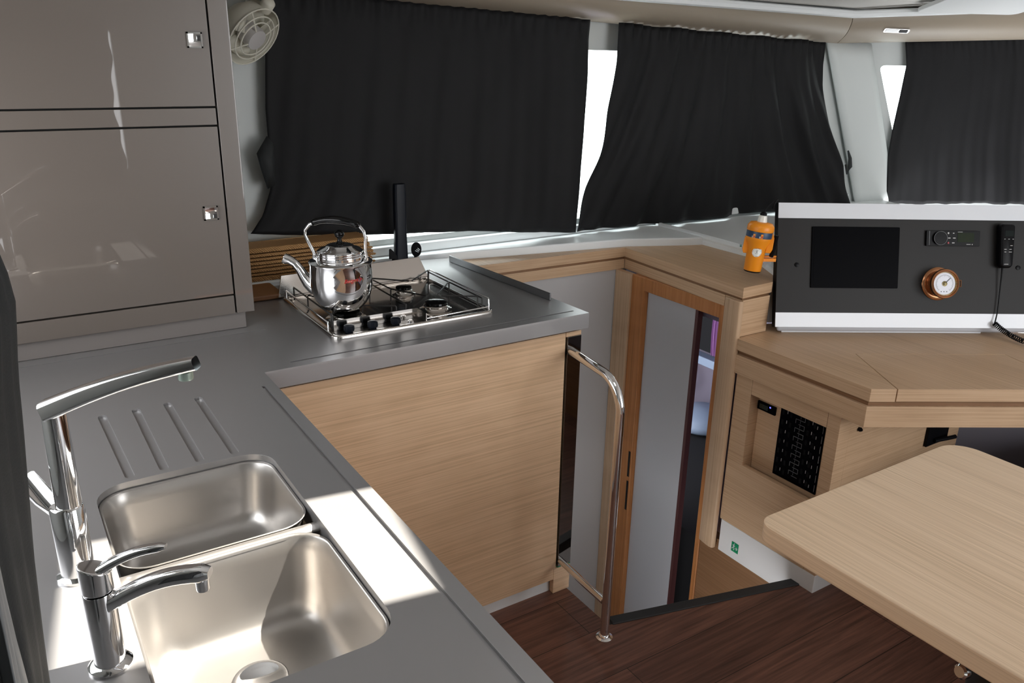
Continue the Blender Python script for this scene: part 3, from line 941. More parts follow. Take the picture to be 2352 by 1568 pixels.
# door and frame in the companionway
df = thing('door_frame', 'orange cherry wood door frame around the grey cabin door', 'door frame', (1.97, 1.95, -1.0))
obj('jamb', MB().box(1.962, 2.006, 2.143, 2.212, -1.0, 0.8055), ORNG, df, bevel=0.003)
obj('jamb', MB().box(1.962, 2.006, 1.753, 1.7745, -1.0, 0.8055), ORNG, df, bevel=0.003)
obj('head', MB().box(1.962, 2.006, 1.7745, 2.143, 0.757, 0.8055), ORNG, df, bevel=0.002)
obj('casing', MB().box(1.954, 1.975, 2.2125, 2.299, -1.0, 0.8055), OAKV, df, bevel=0.001)
for z0, z1 in ((-0.01, 0.10), (-0.16, -0.03)):
    obj('strike_plate', MB().box(1.9605, 1.9618, 2.150, 2.160, z0, z1), BAKE, df)
dr = thing('door_slab', 'pale grey cabin door standing half across the opening at the foot of the stairwell', 'door', (2.0, 2.0, -0.99))
obj('panel', MB().box(1.983, 2.004, 1.900, 2.142, -0.99, 0.756), GREYD, dr, bevel=0.001)
obj('edge_strip', MB().box(1.982, 2.005, 1.886, 1.899, -0.99, 0.756), mat('dark_mahogany', (0.09, 0.03, 0.03), 0.4), dr)
pst = thing('corner_post', 'rounded light oak post between the cabin doorway and the chart table', 'post', (1.94, 1.7, -0.06))
pm = MB()
pp = [(1.9535, 1.669), (1.944, 1.669), (1.937, 1.672), (1.934, 1.682), (1.935, 1.700), (1.940, 1.736), (1.946, 1.742), (1.9535, 1.742)]
pm.prism(pp, -0.058, 0.842)
obj('post', pm, OAKV, pst, bevel=0.003, seg=2, smooth=60)

# hull cabin seen through the gap
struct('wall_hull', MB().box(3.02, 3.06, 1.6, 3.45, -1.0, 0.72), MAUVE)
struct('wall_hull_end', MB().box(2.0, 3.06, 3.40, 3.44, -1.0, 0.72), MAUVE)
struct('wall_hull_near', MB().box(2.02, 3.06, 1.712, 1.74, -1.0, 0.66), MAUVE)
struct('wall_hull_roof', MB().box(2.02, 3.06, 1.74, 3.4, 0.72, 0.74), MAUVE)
struct('trim_8', MB().box(2.96, 3.02, 2.4, 3.2, 0.07, 0.115), CABW, bevel=0.004)
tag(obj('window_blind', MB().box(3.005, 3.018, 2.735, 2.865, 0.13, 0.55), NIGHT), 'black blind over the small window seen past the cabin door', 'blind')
for ya, yb, wh in ((2.685, 2.735, 'right'), (2.862, 2.93, 'left')):
    rows = []
    for j in range(9):
        rows.append([(2.99 + 0.007 * math.sin(i * 1.7), ya + (yb - ya) * i / 12 + 0.01 * math.sin(j * 0.6), 0.13 + 0.45 * j / 8) for i in range(13)])
    tag(obj('cabin_curtain', MB().grid(rows), PURP, solid=0.002), 'purple cabin curtain on the %s of the black blind' % wh, 'curtain', 'purple cabin curtains')
pw = MB().lathe([(0.0001, 0.07), (0.10, 0.06), (0.15, 0.02), (0.15, -0.01), (0.12, -0.03), (0.0001, -0.03)], (2.87, 2.63, -0.17), n=32)
tag(obj('cushion', pw, CABW, smooth=70), 'pale blue cushion lying low in the cabin past the door', 'cushion')
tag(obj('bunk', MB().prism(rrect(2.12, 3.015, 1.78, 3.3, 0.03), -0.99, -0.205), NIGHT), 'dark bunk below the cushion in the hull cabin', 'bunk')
hk = MB()
hk.tube([(2.95, 2.868 - 0.055 * math.sin(math.radians(a)), -0.02 - 0.055 * math.cos(math.radians(a))) for a in range(0, 181, 15)], 0.006, 8)
rl_ = thing('reading_lamp', 'black hooped reading lamp glowing pink in the hull cabin', 'lamp', (2.96, 2.86, -0.02))
obj('hoop', hk, BLKP, rl_)
gl = MB()
for zz_ in (0.045, 0.005):
    gl.lathe([(0.0001, -0.012), (0.012, -0.004), (0.004, 0.012)], (2.955, 2.872, zz_), n=6)
obj('bulb', gl, PINKL, rl_, label='pink glowing bulbs')

# ------------------------------------------------------------------ chart table
ct = thing('chart_table', 'light oak chart table with hinged lid below the instrument panel', 'desk', (2.1, 1.4, 0.6))
P0 = Vector((1.942, 1.188)); Dd = Vector((0.862, -0.507)); Nd = Vector((0.507, 0.862))
lidc = Vector((2.153, 1.389)); f0 = P0 + Dd * 0.072
fe = P0 + Dd * 0.95
lidr = lidc + Dd * 0.47
f1 = P0 + Dd * 0.60
bk = P0 + Dd * 0.95 + Nd * 0.45
top_poly = [(P0.x, P0.y), (f0.x, f0.y), (lidc.x, lidc.y), (lidr.x, lidr.y), (f1.x, f1.y), (fe.x, fe.y), (bk.x, bk.y), (2.35, 1.66), (2.10, 1.745), (1.955, 1.745), (1.942, 1.66)]
obj('desk_top', MB().prism(top_poly, 0.6825, 0.7205), OAKN, ct, bevel=0.001)
gpx = 0.0014
ld = [(f0 + Dd * gpx * 2), (lidc + Dd * gpx - Nd * gpx), (lidr - Dd * gpx - Nd * gpx), (f1 - Dd * gpx * 2)]
obj('lid', MB().prism([(p.x, p.y) for p in ld], 0.6835, 0.7205), OAKN, ct, bevel=0.0008)
inset = 0.012
ip = [(P0 + Vector((0.01, 0.008))), (fe + Nd * 0.012), (bk), Vector((2.3, 1.66)), Vector((1.957, 1.70))]
obj('groove', MB().prism([(p.x, p.y) for p in ip], 0.667, 0.6824), BRWN, ct)
lp_ = [P0 + Vector((0.0, 0.004)), fe, bk, Vector((2.3, 1.66)), Vector((1.944, 1.68))]
obj('apron', MB().prism([(p.x, p.y) for p in lp_], 0.6045, 0.6669), OAKN, ct, bevel=0.001)

# cabinet under it
cc = thing('chart_cabinet', 'light oak cabinet under the chart table with an open switch recess', 'cabinet', (2.3, 1.45, 0))
YF = 1.272
X0 = 1.957
obj('stile', MB().box(X0, 2.02, 1.601, 1.667, 0.062, 0.6035), OAKN, cc, bevel=0.0008)
obj('stile', MB().box(X0, 2.009, YF, 1.3145, 0.062, 0.6035), OAKN, cc, bevel=0.0008)
obj('top_rail', MB().box(X0 + 0.0, 2.02, 1.3155, 1.600, 0.549, 0.6035), OAKN, cc, bevel=0.0008)
obj('recess_back', MB().box(2.0, 2.022, 1.3155, 1.600, 0.20, 0.549), OAKN, cc)
obj('pocket_panel', MB().box(X0 - 0.001, 1.972, 1.3155, 1.665, 0.062, 0.296), OAKN, cc, bevel=0.0008)
obj('door', MB().box(2.0105, 2.63, YF + 0.001, YF + 0.02, 0.065, 0.6035), OAKN, cc, bevel=0.0008)
obj('carcass', MB().box(2.023, 2.62, YF + 0.021, 1.70, 0.062, 0.60), DARK, cc)
obj('plinth', MB().prism([(1.957, 1.272), (2.62, 1.272), (2.62, 1.66), (1.957, 1.66)], -0.062, 0.0612), BASEW, cc, bevel=0.002, label='white plinth running down past the floor edge')
# green escape sticker on the plinth
stk = thing('exit_sticker', 'small green running-man escape sticker on the white plinth', 'sticker', (1.956, 1.60, -0.02))
obj('backing', MB().box(1.9555, 1.9567, 1.572, 1.602, -0.032, 0.004), GREEN, stk)
rm = MB()
def pen(pts, w=0.0015):
    for a, b in zip(pts, pts[1:]):
        d = Vector((b[0] - a[0], b[1] - a[1])).normalized() * w
        n = Vector((-d.y, d.x))
        q = [(a[0] - d.x * .4 + n.x, a[1] - d.y * .4 + n.y), (b[0] + d.x * .4 + n.x, b[1] + d.y * .4 + n.y), (b[0] + d.x * .4 - n.x, b[1] + d.y * .4 - n.y), (a[0] - d.x * .4 - n.x, a[1] - d.y * .4 - n.y)]
        rm.add([(1.9553, p[0], p[1]) for p in q], [[0, 1, 2, 3]])
Yc, Zc = 1.592, -0.014
pen([(Yc - 0.001, Zc + 0.010), (Yc + 0.001, Zc + 0.001)], 0.0022)
pen([(Yc + 0.001, Zc + 0.001), (Yc - 0.003, Zc - 0.006), (Yc - 0.001, Zc - 0.011)])
pen([(Yc + 0.001, Zc + 0.001), (Yc + 0.004, Zc - 0.005), (Yc + 0.007, Zc - 0.007)])
pen([(Yc - 0.001, Zc + 0.007), (Yc - 0.005, Zc + 0.003)])
pen([(Yc, Zc + 0.007), (Yc + 0.005, Zc + 0.006)])
pen([(Yc - 0.0025, Zc + 0.0135), (Yc - 0.0015, Zc + 0.0135)], 0.0017)
pen([(Yc - 0.008, Zc - 0.002), (Yc - 0.016, Zc - 0.002)])
pen([(Yc - 0.012, Zc + 0.003), (Yc - 0.016, Zc - 0.002), (Yc - 0.012, Zc - 0.007)])
obj('running_man', rm, PRNT, stk, smooth=0)

# switch panel and small gauge, in the recess (face -X)
sw = thing('switch_panel', 'tall black circuit breaker panel with dashed rows in the cabinet recess', 'panel', (1.998, 1.43, 0.42))
obj('plate', MB().box(1.994, 1.9995, 1.3435, 1.508, 0.300, 0.5475), BLKG, sw, bevel=0.001)
mk = MB()
def mrk(y0, y1, z0, z1):
    obj('marking', MB().box(1.9930, 1.9939, min(y0, y1), max(y0, y1), z0, z1), PRNT, sw, smooth=0)
for i in range(7):
    zc = 0.53 - i * 0.033
    mrk(1.4795, 1.4810, zc - 0.010, zc)
    mrk(1.3855, 1.3870, zc - 0.010, zc)
    mrk(1.3675, 1.3690, zc - 0.018, zc - 0.008)
    mrk(1.3480, 1.3486, zc - 0.024, zc)
mk = MB()
for i in range(15):
    zc = 0.532 - i * 0.0148
    mk.box(1.9930, 1.9939, 1.4140, 1.4475 if i % 2 else 1.436, zc - 0.0012, zc)
    if i < 14:
        yy = 1.4475 if i % 2 else 1.4140
        mk.box(1.9930, 1.9939, yy - 0.0006, yy + 0.0006, zc - 0.0148, zc)
        mk.box(1.9930, 1.9939, 1.4300, 1.4308, zc - 0.011, zc - 0.003)
obj('diagram', mk, GPRNT, sw)
for i in range(7):
    for y in (1.495, 1.4655, 1.400, 1.377):
        t_ = MB().box(1.9915, 1.9939, y - 0.004, y + 0.004, 0.512 - i * 0.033, 0.528 - i * 0.033)
        obj('breaker', t_, BLKP, sw)
gg = thing('battery_gauge', 'slim black battery gauge with a blue light above the recess', 'gauge', (1.998, 1.585, 0.51))
obj('housing', MB().box(1.992, 1.9995, 1.528, 1.599, 0.494, 0.522), BLKG, gg, bevel=0.001)
obj('status_light', MB().box(1.9912, 1.9919, 1.545, 1.5495, 0.5135, 0.5175), BLUEL, gg)
obj('display', MB().box(1.9912, 1.9919, 1.556, 1.590, 0.500, 0.516), mat('dim_display', (0.012, 0.02, 0.015), 0.2), gg)
# latch hook and black wall bracket on the front of the cabinet
tag(obj('hook', MB().lathe([(0.006, 0), (0.007, 0.006), (0.003, 0.012)], (2.052, 1.2725, 0.540), ax=(0, -1, 0), n=16), BLKP), 'tiny black hook just under the chart table corner', 'hook')
lk = thing('door_latch', 'black square latch box with lever under the chart table', 'latch', (2.48, 1.27, 0.43))
obj('box', MB().prism([(2.425, 1.262), (2.545, 1.262), (2.545, 1.2725), (2.425, 1.2725)], 0.388, 0.50), BLKP, lk, bevel=0.002)
obj('lever', MB().tube([(2.46, 1.258, 0.405), (2.53, 1.240, 0.408), (2.545, 1.238, 0.408)], 0.007, 10), BLKP, lk)
# grey upholstered bulkhead to the right
struct('wall_seat_back', MB().prism([(2.632, 1.285), (3.6, 0.72), (3.63, 0.78), (2.65, 1.36)], 0.0, 0.603), GREYF)

# ------------------------------------------------------------------ instrument panel
O = Vector((2.070, 1.632, 0.75))
U = Vector((0.862, -0.507, 0)).normalized()
V = (Vector((0.507, 0.862, 0)).normalized() * 0.107 + Vector((0, 0, 0.382))).normalized()
Wn = U.cross(V)
MP = Matrix(((U.x, V.x, Wn.x, O.x), (U.y, V.y, Wn.y, O.y), (U.z, V.z, Wn.z, O.z), (0, 0, 0, 1)))
ip_ = thing('instrument_panel', 'wide leaning instrument board with white borders and a charcoal middle', 'instrument panel', M=MP)
obj('core', MB().box(0, 1.0, 0, 0.397, -0.03, -0.0021), BLKP, ip_)
obj('upper_border', MB().box(0.0005, 1.0, 0.3485, 0.397, -0.002, 0), PANW, ip_, label='glossy white upper border')
obj('lower_border', MB().box(0.0005, 1.0, 0, 0.0465, -0.002, 0), PANW, ip_, label='glossy white lower border')
obj('fascia', MB().box(0.0005, 1.0, 0.0467, 0.3483, -0.002, -0.0003), FASC, ip_)
for uu, vv in ((0.065, 0.200), (0.795, 0.197)):
    obj('screw', MB().lathe([(0.0075, 0), (0.0070, 0.003), (0.003, 0.004)], (uu, vv, -0.0003), n=16), BLKP, ip_)
cs = MB()
Mi = MP.inverted()
fbx = [(0.02, 0.385), (0.98, 0.385)]
cs.add([Vector(p) for p in ((0.015, -0.018, -0.031), (1.0, -0.018, -0.031), (1.0, 0.375, -0.031), (0.015, 0.375, -0.031), (0.06, 0.020, -0.16), (1.0, 0.020, -0.16), (1.0, 0.27, -0.16), (0.06, 0.27, -0.16))],
       [[0, 1, 2, 3], [7, 6, 5, 4], [0, 4, 5, 1], [1, 5, 6, 2], [2, 6, 7, 3], [3, 7, 4, 0]])
obj('console_body', cs, mat('pale_console', (0.50, 0.50, 0.53), 0.4), ip_, bevel=0.01, seg=3, label='pale grey moulded console body')
pb = MB()
a_ = Vector((2.114, 1.640)); b_ = a_ + Dd * 0.67
pb.prism([(a_.x, a_.y), (b_.x, b_.y), (b_.x + Nd.x * 0.07, b_.y + Nd.y * 0.07), (a_.x + Nd.x * 0.07, a_.y + Nd.y * 0.07)], 0.7212, 0.7405)
pb.v = [Mi @ v for v in pb.v]
obj('console_foot', pb, PANW, ip_, bevel=0.002, label='white foot strip')

def MPT(u, v, w=0):
    return MP @ Matrix.Translation((u, v, w))
dsp = thing('chart_display', 'blank black chart display screen on the left of the instrument board', 'display', M=MPT(0.2535, 0.2245))
obj('bezel', MB().prism(rrect(-0.143, 0.143, -0.098, 0.098, 0.003), 0, 0.0045), BLKG, dsp, bevel=0.0008)
obj('screen', MB().prism(rrect(-0.136, 0.136, -0.091, 0.091, 0.002), 0.0046, 0.0050), BLKG, dsp)
rd = thing('radio', 'slim black stereo head with round dial and green screen', 'radio', M=MPT(0.571, 0.289))
obj('case', MB().prism(rrect(-0.088, 0.088, -0.0245, 0.0245, 0.002), 0, 0.008), BLKP, rd, bevel=0.001)
obj('side_bar', MB().box(-0.0795, -0.0780, -0.022, 0.023, 0.008, 0.0088), GPRNT, rd)
obj('dial', MB().lathe([(0.0215, 0), (0.0212, 0.006), (0.0195, 0.0075), (0.0001, 0.0078)], (-0.045, 0, 0.008), n=36), BLKP, rd, smooth=40)
obj('dial_ring', MB().lathe([(0.0208, 0), (0.0218, 0), (0.0218, 0.0012), (0.0208, 0.0012), (0.0208, 0)], (-0.045, 0, 0.0142), n=36, cap=False), GPRNT, rd)
obj('screen', MB().box(0.014, 0.068, -0.012, 0.018, 0.0081, 0.0086), LCD, rd)
for i, (bx_, by_) in enumerate([(-0.017, 0.0165), (0.000, 0.0165), (-0.014, 0.001), (0.003, 0.001), (-0.016, -0.0145), (0.000, -0.0145)]):
    w_ = 0.0022 if i in (0, 1, 4) else 0.0042
    obj('button', MB().prism(rrect(bx_ - w_, bx_ + w_, by_ - (0.0028 if i in (0, 4) else 0.0014), by_ + (0.0028 if i in (0, 4) else 0.0014), 0.0009, 3), 0.008, 0.0092), REDP if i == 4 else PRNT, rd)
for q4 in ((0.014, 0.030, 0.0198, 0.0212), (0.044, 0.058, -0.0195, -0.0180), (0.062, 0.0645, -0.0205, -0.0175)):
    obj('marking', MB().box(*q4, 0.0081, 0.0084), PRNT, rd, smooth=0)

br_ = thing('barometer', 'round copper and brass barometer with white dial on the instrument board', 'barometer', M=MPT(0.530, 0.143))
obj('flange', MB().lathe([(0.0535, 0), (0.0535, 0.003), (0.050, 0.006), (0.043, 0.0075)], (0, 0, 0), n=56), COPPER, br_, smooth=40)
obj('drum', MB().lathe([(0.0425, 0.005), (0.0425, 0.030), (0.046, 0.034), (0.0475, 0.039), (0.0460, 0.045), (0.0405, 0.047), (0.0392, 0.043), (0.0392, 0.03)], (0, 0, 0), n=56, cap=False), COPPER, br_, smooth=50)
obj('bezel', MB().lathe([(0.0400, 0.043), (0.0388, 0.0462), (0.0350, 0.0405)], (0, 0, 0), n=56, cap=False), BRASS, br_, smooth=50)
di = obj('dial', MB().lathe([(0.0375, 0.0385), (0.0375, 0.040), (0.0001, 0.040)], (0, 0, 0), n=56), DIAL, br_)
tk = MB()
for i in range(40):
    a = math.radians(-50 + i * 280 / 39)
    r0, r1 = (0.0245, 0.0275) if i % 5 else (0.0225, 0.0275)
    c, s = math.cos(a), math.sin(a)
    n_ = Vector((-s, c, 0)) * 0.00022
    tk.add([Vector((c * r0, s * r0, 0.0402)) + n_, Vector((c * r1, s * r1, 0.0402)) + n_, Vector((c * r1, s * r1, 0.0402)) - n_, Vector((c * r0, s * r0, 0.0402)) - n_], [[0, 1, 2, 3]])
tk.tube([(0.0278 * math.cos(math.radians(a)), 0.0278 * math.sin(math.radians(a)), 0.0402) for a in range(-52, 233, 6)], 0.0003, 4)
for x_ in (-0.010, -0.001, 0.008):
    tk.box(x_ - 0.0018, x_ + 0.0018, -0.0265, -0.0242, 0.0400, 0.0403)
obj('scale', tk, INK, di)
obj('needle', MB().prism([(-0.004, -0.0055), (0.0192, 0.0178), (0.0182, 0.0188), (-0.0055, -0.004)], 0.0415, 0.0420), INK, br_)
obj('pivot', MB().lathe([(0.0085, 0.0403), (0.0085, 0.0410), (0.004, 0.0415), (0.0035, 0.044), (0.0001, 0.0442)], (0, 0, 0), n=24), mat('dark_brass', (0.10, 0.08, 0.04), 0.3, 1.0), br_)
obj('hinge', MB().tube([(0.046, 0.011, 0.032), (0.058, 0.011, 0.032), (0.058, -0.009, 0.032), (0.046, -0.009, 0.032)], 0.0022, 8), COPPER, br_)
hs = thing('radio_handset', 'black corded radio handset hung at the right of the instrument board', 'handset', M=MPT(0.738, 0.266))
rings = []
for z, ins in ((0.0, 0.004), (0.006, 0.0), (0.022, 0.0), (0.030, 0.003), (0.032, 0.007)):
    ring = []
    for x, y in rrect(-0.0245 + ins, 0.0245 - ins, -0.071 + ins, 0.071 - ins, 0.012 - ins * 0.6, 6):
        k = 1 - 0.16 * (0.071 - y) / 0.142
        ring.append((x * k, y, z))
    rings.append(ring)
obj('body', MB().loft(rings), BLKP, hs, smooth=50)
obj('display', MB().box(-0.012, 0.016, 0.030, 0.048, 0.0322, 0.0326), mat('handset_lcd', (0.006, 0.010, 0.009), 0.3, spec=0.05), hs)
bm_ = MB()
for x_, y_, w_ in ((-0.012, 0.021, 0.0022), (0.0015, 0.021, 0.0022), (0.015, 0.021, 0.0022), (0.0105, 0.0005, 0.0040), (-0.009, -0.0115, 0.0040), (0.008, -0.0115, 0.0038), (-0.009, -0.020, 0.0030), (0.0075, -0.020, 0.0048), (-0.004, -0.059, 0.007)):
    obj('marking', MB().box(x_ - w_, x_ + w_, y_ - 0.0008, y_ + 0.0008, 0.0322, 0.0326), PRNT, hs, smooth=0)
cdm = MB()
cdm.tube([(-0.004, -0.070, 0.014), (-0.0045, -0.10, 0.012), (-0.006, -0.16, 0.008), (-0.010, -0.215, 0.008), (-0.017, -0.2445, 0.010), (-0.020, -0.252, 0.012)], [0.0032, 0.0022, 0.0018, 0.0018, 0.0022, 0.0026], 8)
cc0 = [Vector((-0.020, -0.250, 0.012)), Vector((0.000, -0.270, 0.022)), Vector((0.022, -0.288, 0.036)), Vector((0.036, -0.303, 0.074)), Vector((0.065, -0.314, 0.11))]
def spl(t):
    t *= len(cc0) - 1
    i = min(int(t), len(cc0) - 2)
    k = t - i
    p0 = cc0[max(i - 1, 0)]; p1 = cc0[i]; p2 = cc0[i + 1]; p3 = cc0[min(i + 2, len(cc0) - 1)]
    return 0.5 * ((2 * p1) + (p2 - p0) * k + (2 * p0 - 5 * p1 + 4 * p2 - p3) * k * k + (3 * p1 - p0 - 3 * p2 + p3) * k ** 3)
hx = []
NT = 24
for i in range(NT * 9):
    t = i / (NT * 9 - 1)
    c0 = spl(t)
    tg = (spl(min(1, t + 0.01)) - spl(max(0, t - 0.01))).normalized()
    a1 = tg.cross(Vector((0, 0, 1))).normalized()
    a2 = tg.cross(a1)
    an = 2 * math.pi * NT * t
    hx.append(c0 + (a1 * math.cos(an) + a2 * math.sin(an)) * 0.0074)
cdm.tube(hx, 0.0018, 6)
obj('coiled_cord', cdm, BLKP, hs, smooth=60)

# ------------------------------------------------------------------ orange beacon
EB = Vector((2.008, 1.700, 0.928))
lean = Vector((0.10, -0.02, 1)).normalized()
ep = thing('distress_beacon', 'orange emergency beacon with white lens mounted beside the instrument board', 'beacon', tuple(EB))
obj('body', MB().lathe([(0.026, 0.002), (0.0268, 0.004), (0.0285, 0.070), (0.031, 0.082), (0.038, 0.098), (0.0395, 0.106), (0.0395, 0.126)], EB, lean, 36), ORG, ep, smooth=40)
obj('foot', MB().lathe([(0.024, -0.002), (0.0262, 0.0), (0.0262, 0.0025)], EB, lean, 32), BLKP, ep)
obj('collar_label', MB().lathe([(0.0398, 0.109), (0.0400, 0.111), (0.0400, 0.127), (0.0398, 0.128)], EB, lean, 36), NAVY, ep, label='dark blue label band')
obj('cap', MB().lathe([(0.0405, 0.1285), (0.0415, 0.131), (0.0405, 0.145), (0.034, 0.154), (0.018, 0.157), (0.0001, 0.157)], EB, lean, 36), ORG, ep, smooth=50)
obj('lens', MB().lathe([(0.0155, 0.155), (0.0125, 0.176), (0.010, 0.1775)], EB, lean, 28), LENSW, ep, smooth=40, label='white lens')
obj('antenna_cap', MB().lathe([(0.0105, 0.1775), (0.0105, 0.183), (0.006, 0.188), (0.0001, 0.189)], EB, lean, 24), BLKP, ep, smooth=40)
tb = EB + lean * 0.187
obj('antenna_wire', MB().tube([tb, tb + Vector((0.012, -0.004, 0.020)), tb + Vector((0.028, -0.010, 0.036)), tb + Vector((0.044, -0.014, 0.040)), tb + Vector((0.056, 0.006, 0.030)), tb + Vector((0.062, 0.020, 0.004))], 0.0016, 8), BLKP, ep, smooth=60)
q = lean.to_track_quat('Z', 'Y')
tcam = Vector((-EB.x, -EB.y, 0)).normalized()
sdv = Vector((-tcam.y, tcam.x, 0))    # image right
def onb(a_deg, h, r):
    a = math.radians(a_deg)
    return EB + lean * h + (tcam * math.cos(a) + sdv * math.sin(a)) * r
rs = MB()
Rr = 0.0150
ring = []
rs.add([onb(6, 0.0665, 0.0300)] + [onb(6 + math.degrees(Rr * math.cos(t) / 0.0295), 0.0665 + Rr * math.sin(t), 0.0296) for t in [2 * math.pi * k / 24 for k in range(24)]],
       [[0, i + 1, (i + 1) % 24 + 1] for i in range(24)])
rs_ = obj('round_sticker', rs, LENSW, ep, smooth=0, label='round white sticker')
rt_ = MB()
for k in range(28):
    t = 2 * math.pi * k / 28
    if k % 4 == 3:
        continue
    for rr_ in (0.0122,):
        p0 = onb(6 + math.degrees(rr_ * math.cos(t) / 0.0295), 0.0665 + rr_ * math.sin(t), 0.0304)
        p1 = onb(6 + math.degrees((rr_ + .0014) * math.cos(t) / 0.0295), 0.0665 + (rr_ + .0014) * math.sin(t), 0.0304)
        p2 = onb(6 + math.degrees((rr_ + .0014) * math.cos(t + .12) / 0.0295), 0.0665 + (rr_ + .0014) * math.sin(t + .12), 0.0304)
        p3 = onb(6 + math.degrees(rr_ * math.cos(t + .12) / 0.0295), 0.0665 + rr_ * math.sin(t + .12), 0.0304)
        rt_.add([p0, p1, p2, p3], [[0, 1, 2, 3]])
for (a0_, a1_, h0_, h1_) in ((-6, 4, 0.0715, 0.0728), (-4, 3, 0.0660, 0.0690), (-10, 8, 0.0620, 0.0632)):
    rt_.add([onb(6 + a0_, h0_, 0.0304), onb(6 + a1_, h0_, 0.0304), onb(6 + a1_, h1_, 0.0304), onb(6 + a0_, h1_, 0.0304)], [[0, 1, 2, 3]])
obj('sticker_print', rt_, GPRNT, rs_, smooth=0)
for a_, cm in ((-22, ORG), (12, ORG)):
    pk = MB().add([onb(a_ - 5, 0.1115, 0.0404), onb(a_ + 5, 0.1115, 0.0404), onb(a_ + 5, 0.1245, 0.0404), onb(a_ - 5, 0.1245, 0.0404)], [[0, 1, 2, 3]])
    obj('pictogram', pk, cm, ep, smooth=0)
    pk = MB().add([onb(a_ - 2, 0.1135, 0.0407), onb(a_ + 3, 0.1135, 0.0407), onb(a_ + 3, 0.1195, 0.0407), onb(a_ - 2, 0.1195, 0.0407)], [[0, 1, 2, 3]])
    obj('pictogram_mark', pk, REDP, ep, smooth=0)
    pk = MB().add([onb(a_ - 11, 0.1125, 0.0404), onb(a_ - 6, 0.1125, 0.0404), onb(a_ - 6, 0.1185, 0.0404), onb(a_ - 11, 0.1185, 0.0404)], [[0, 1, 2, 3]])
    obj('pictogram', pk, PRNT, ep, smooth=0)
lugs = MB()
pL = EB + lean * 0.085 - sdv * 0.034
lugs.loft([[pL + sdv * a + tcam * b + lean * c for a, b in ((-0.010 * s_, -0.010), (0.010, -0.010), (0.010, 0.010), (-0.010 * s_, 0.010))] for c, s_ in ((-0.028, 0.4), (-0.015, 0.9), (0.02, 0.8), (0.035, 0.1))])
pR = EB + lean * 0.090 + sdv * 0.036
lugs.loft([[pR + sdv * a + tcam * b + lean * c for a, b in ((-0.008, -0.010), (0.012 * s_, -0.010), (0.012 * s_, 0.010), (-0.008, 0.010))] for c, s_ in ((-0.028, 0.6), (-0.015, 1.0), (0.02, 0.9), (0.035, 0.3))])
obj('side_lug', lugs, ORG, ep, bevel=0.002)
obj('side_clip', MB().obox(Matrix.Translation(EB + lean * 0.084 + sdv * 0.050 + tcam * 0.002) @ Matrix.Rotation(math.radians(9), 4, 'X'), -0.005, 0.005, -0.006, 0.006, -0.036, 0.036), BLKP, ep, bevel=0.002)
obj('side_button', MB().lathe([(0.004, 0), (0.004, 0.006)], pL - sdv * 0.012 + lean * -0.008, -sdv, 12), mat('teal_button', (0.1, 0.25, 0.22), 0.3), ep)
brk = MB()
b0 = EB + lean * 0.036
for dz_ in (0.0, 0.022):
    brk.loft([[b0 + sdv * t + tcam * (b - t * 0.35) + Vector((0, 0, c + dz_)) for b, c in ((-0.006, -0.005), (0.006, -0.005), (0.006, 0.005), (-0.006, 0.005))] for t in (0.022, 0.066)] if dz_ == 0 else
             [[b0 + sdv * t + tcam * (b - t * 0.35) + Vector((0, 0, c + dz_ * 0.35)) for b, c in ((-0.018, -0.002), (-0.007, -0.002), (-0.007, 0.003), (-0.018, 0.003))] for t in (0.022, 0.066)])
obj('bracket', brk, ORG, ep, bevel=0.001)

# ------------------------------------------------------------------ saloon table
tb_ = thing('saloon_table', 'light oak saloon table with rounded corners on a dark pedestal', 'table', (1.5, 0.45, 0))
obj('tabletop', MB().prism(rrect(1.153, 1.835, -0.35, 0.893, [0.065, 0.035, 0.035, 0.035], 10), 0.6805, 0.720), OAKT, tb_, bevel=0.004, seg=3, smooth=50)
obj('pedestal', MB().lathe([(0.15, 0), (0.15, 0.012), (0.06, 0.03), (0.055, 0.04), (0.055, 0.66), (0.12, 0.68)], (1.53, 0.56, 0.0), n=40), RUB, tb_, smooth=40)
kn = MB().lathe([(0.003, 0), (0.003, 0.03), (0.0135, 0.031), (0.0145, 0.036), (0.0145, 0.046), (0.011, 0.050)], (1.470, 0.580, 0.45), ax=(-0.75, 0.15, 0.15), n=24)
obj('clamp_knob', kn, CHROME, tb_, smooth=40, label='chrome clamp knob')
# seat bench behind the table, in shade
bn = thing('bench_seat', 'dark upholstered bench in the shade under the far side of the table', 'bench', (2.4, 0.3, 0))
obj('seat', MB().prism(rrect(2.05, 3.2, -0.5, 0.95, 0.05), 0.36, 0.44), GREYF, bn, bevel=0.015, seg=3)
obj('base', MB().box(2.1, 3.15, -0.45, 0.9, 0, 0.359), BRWN, bn)

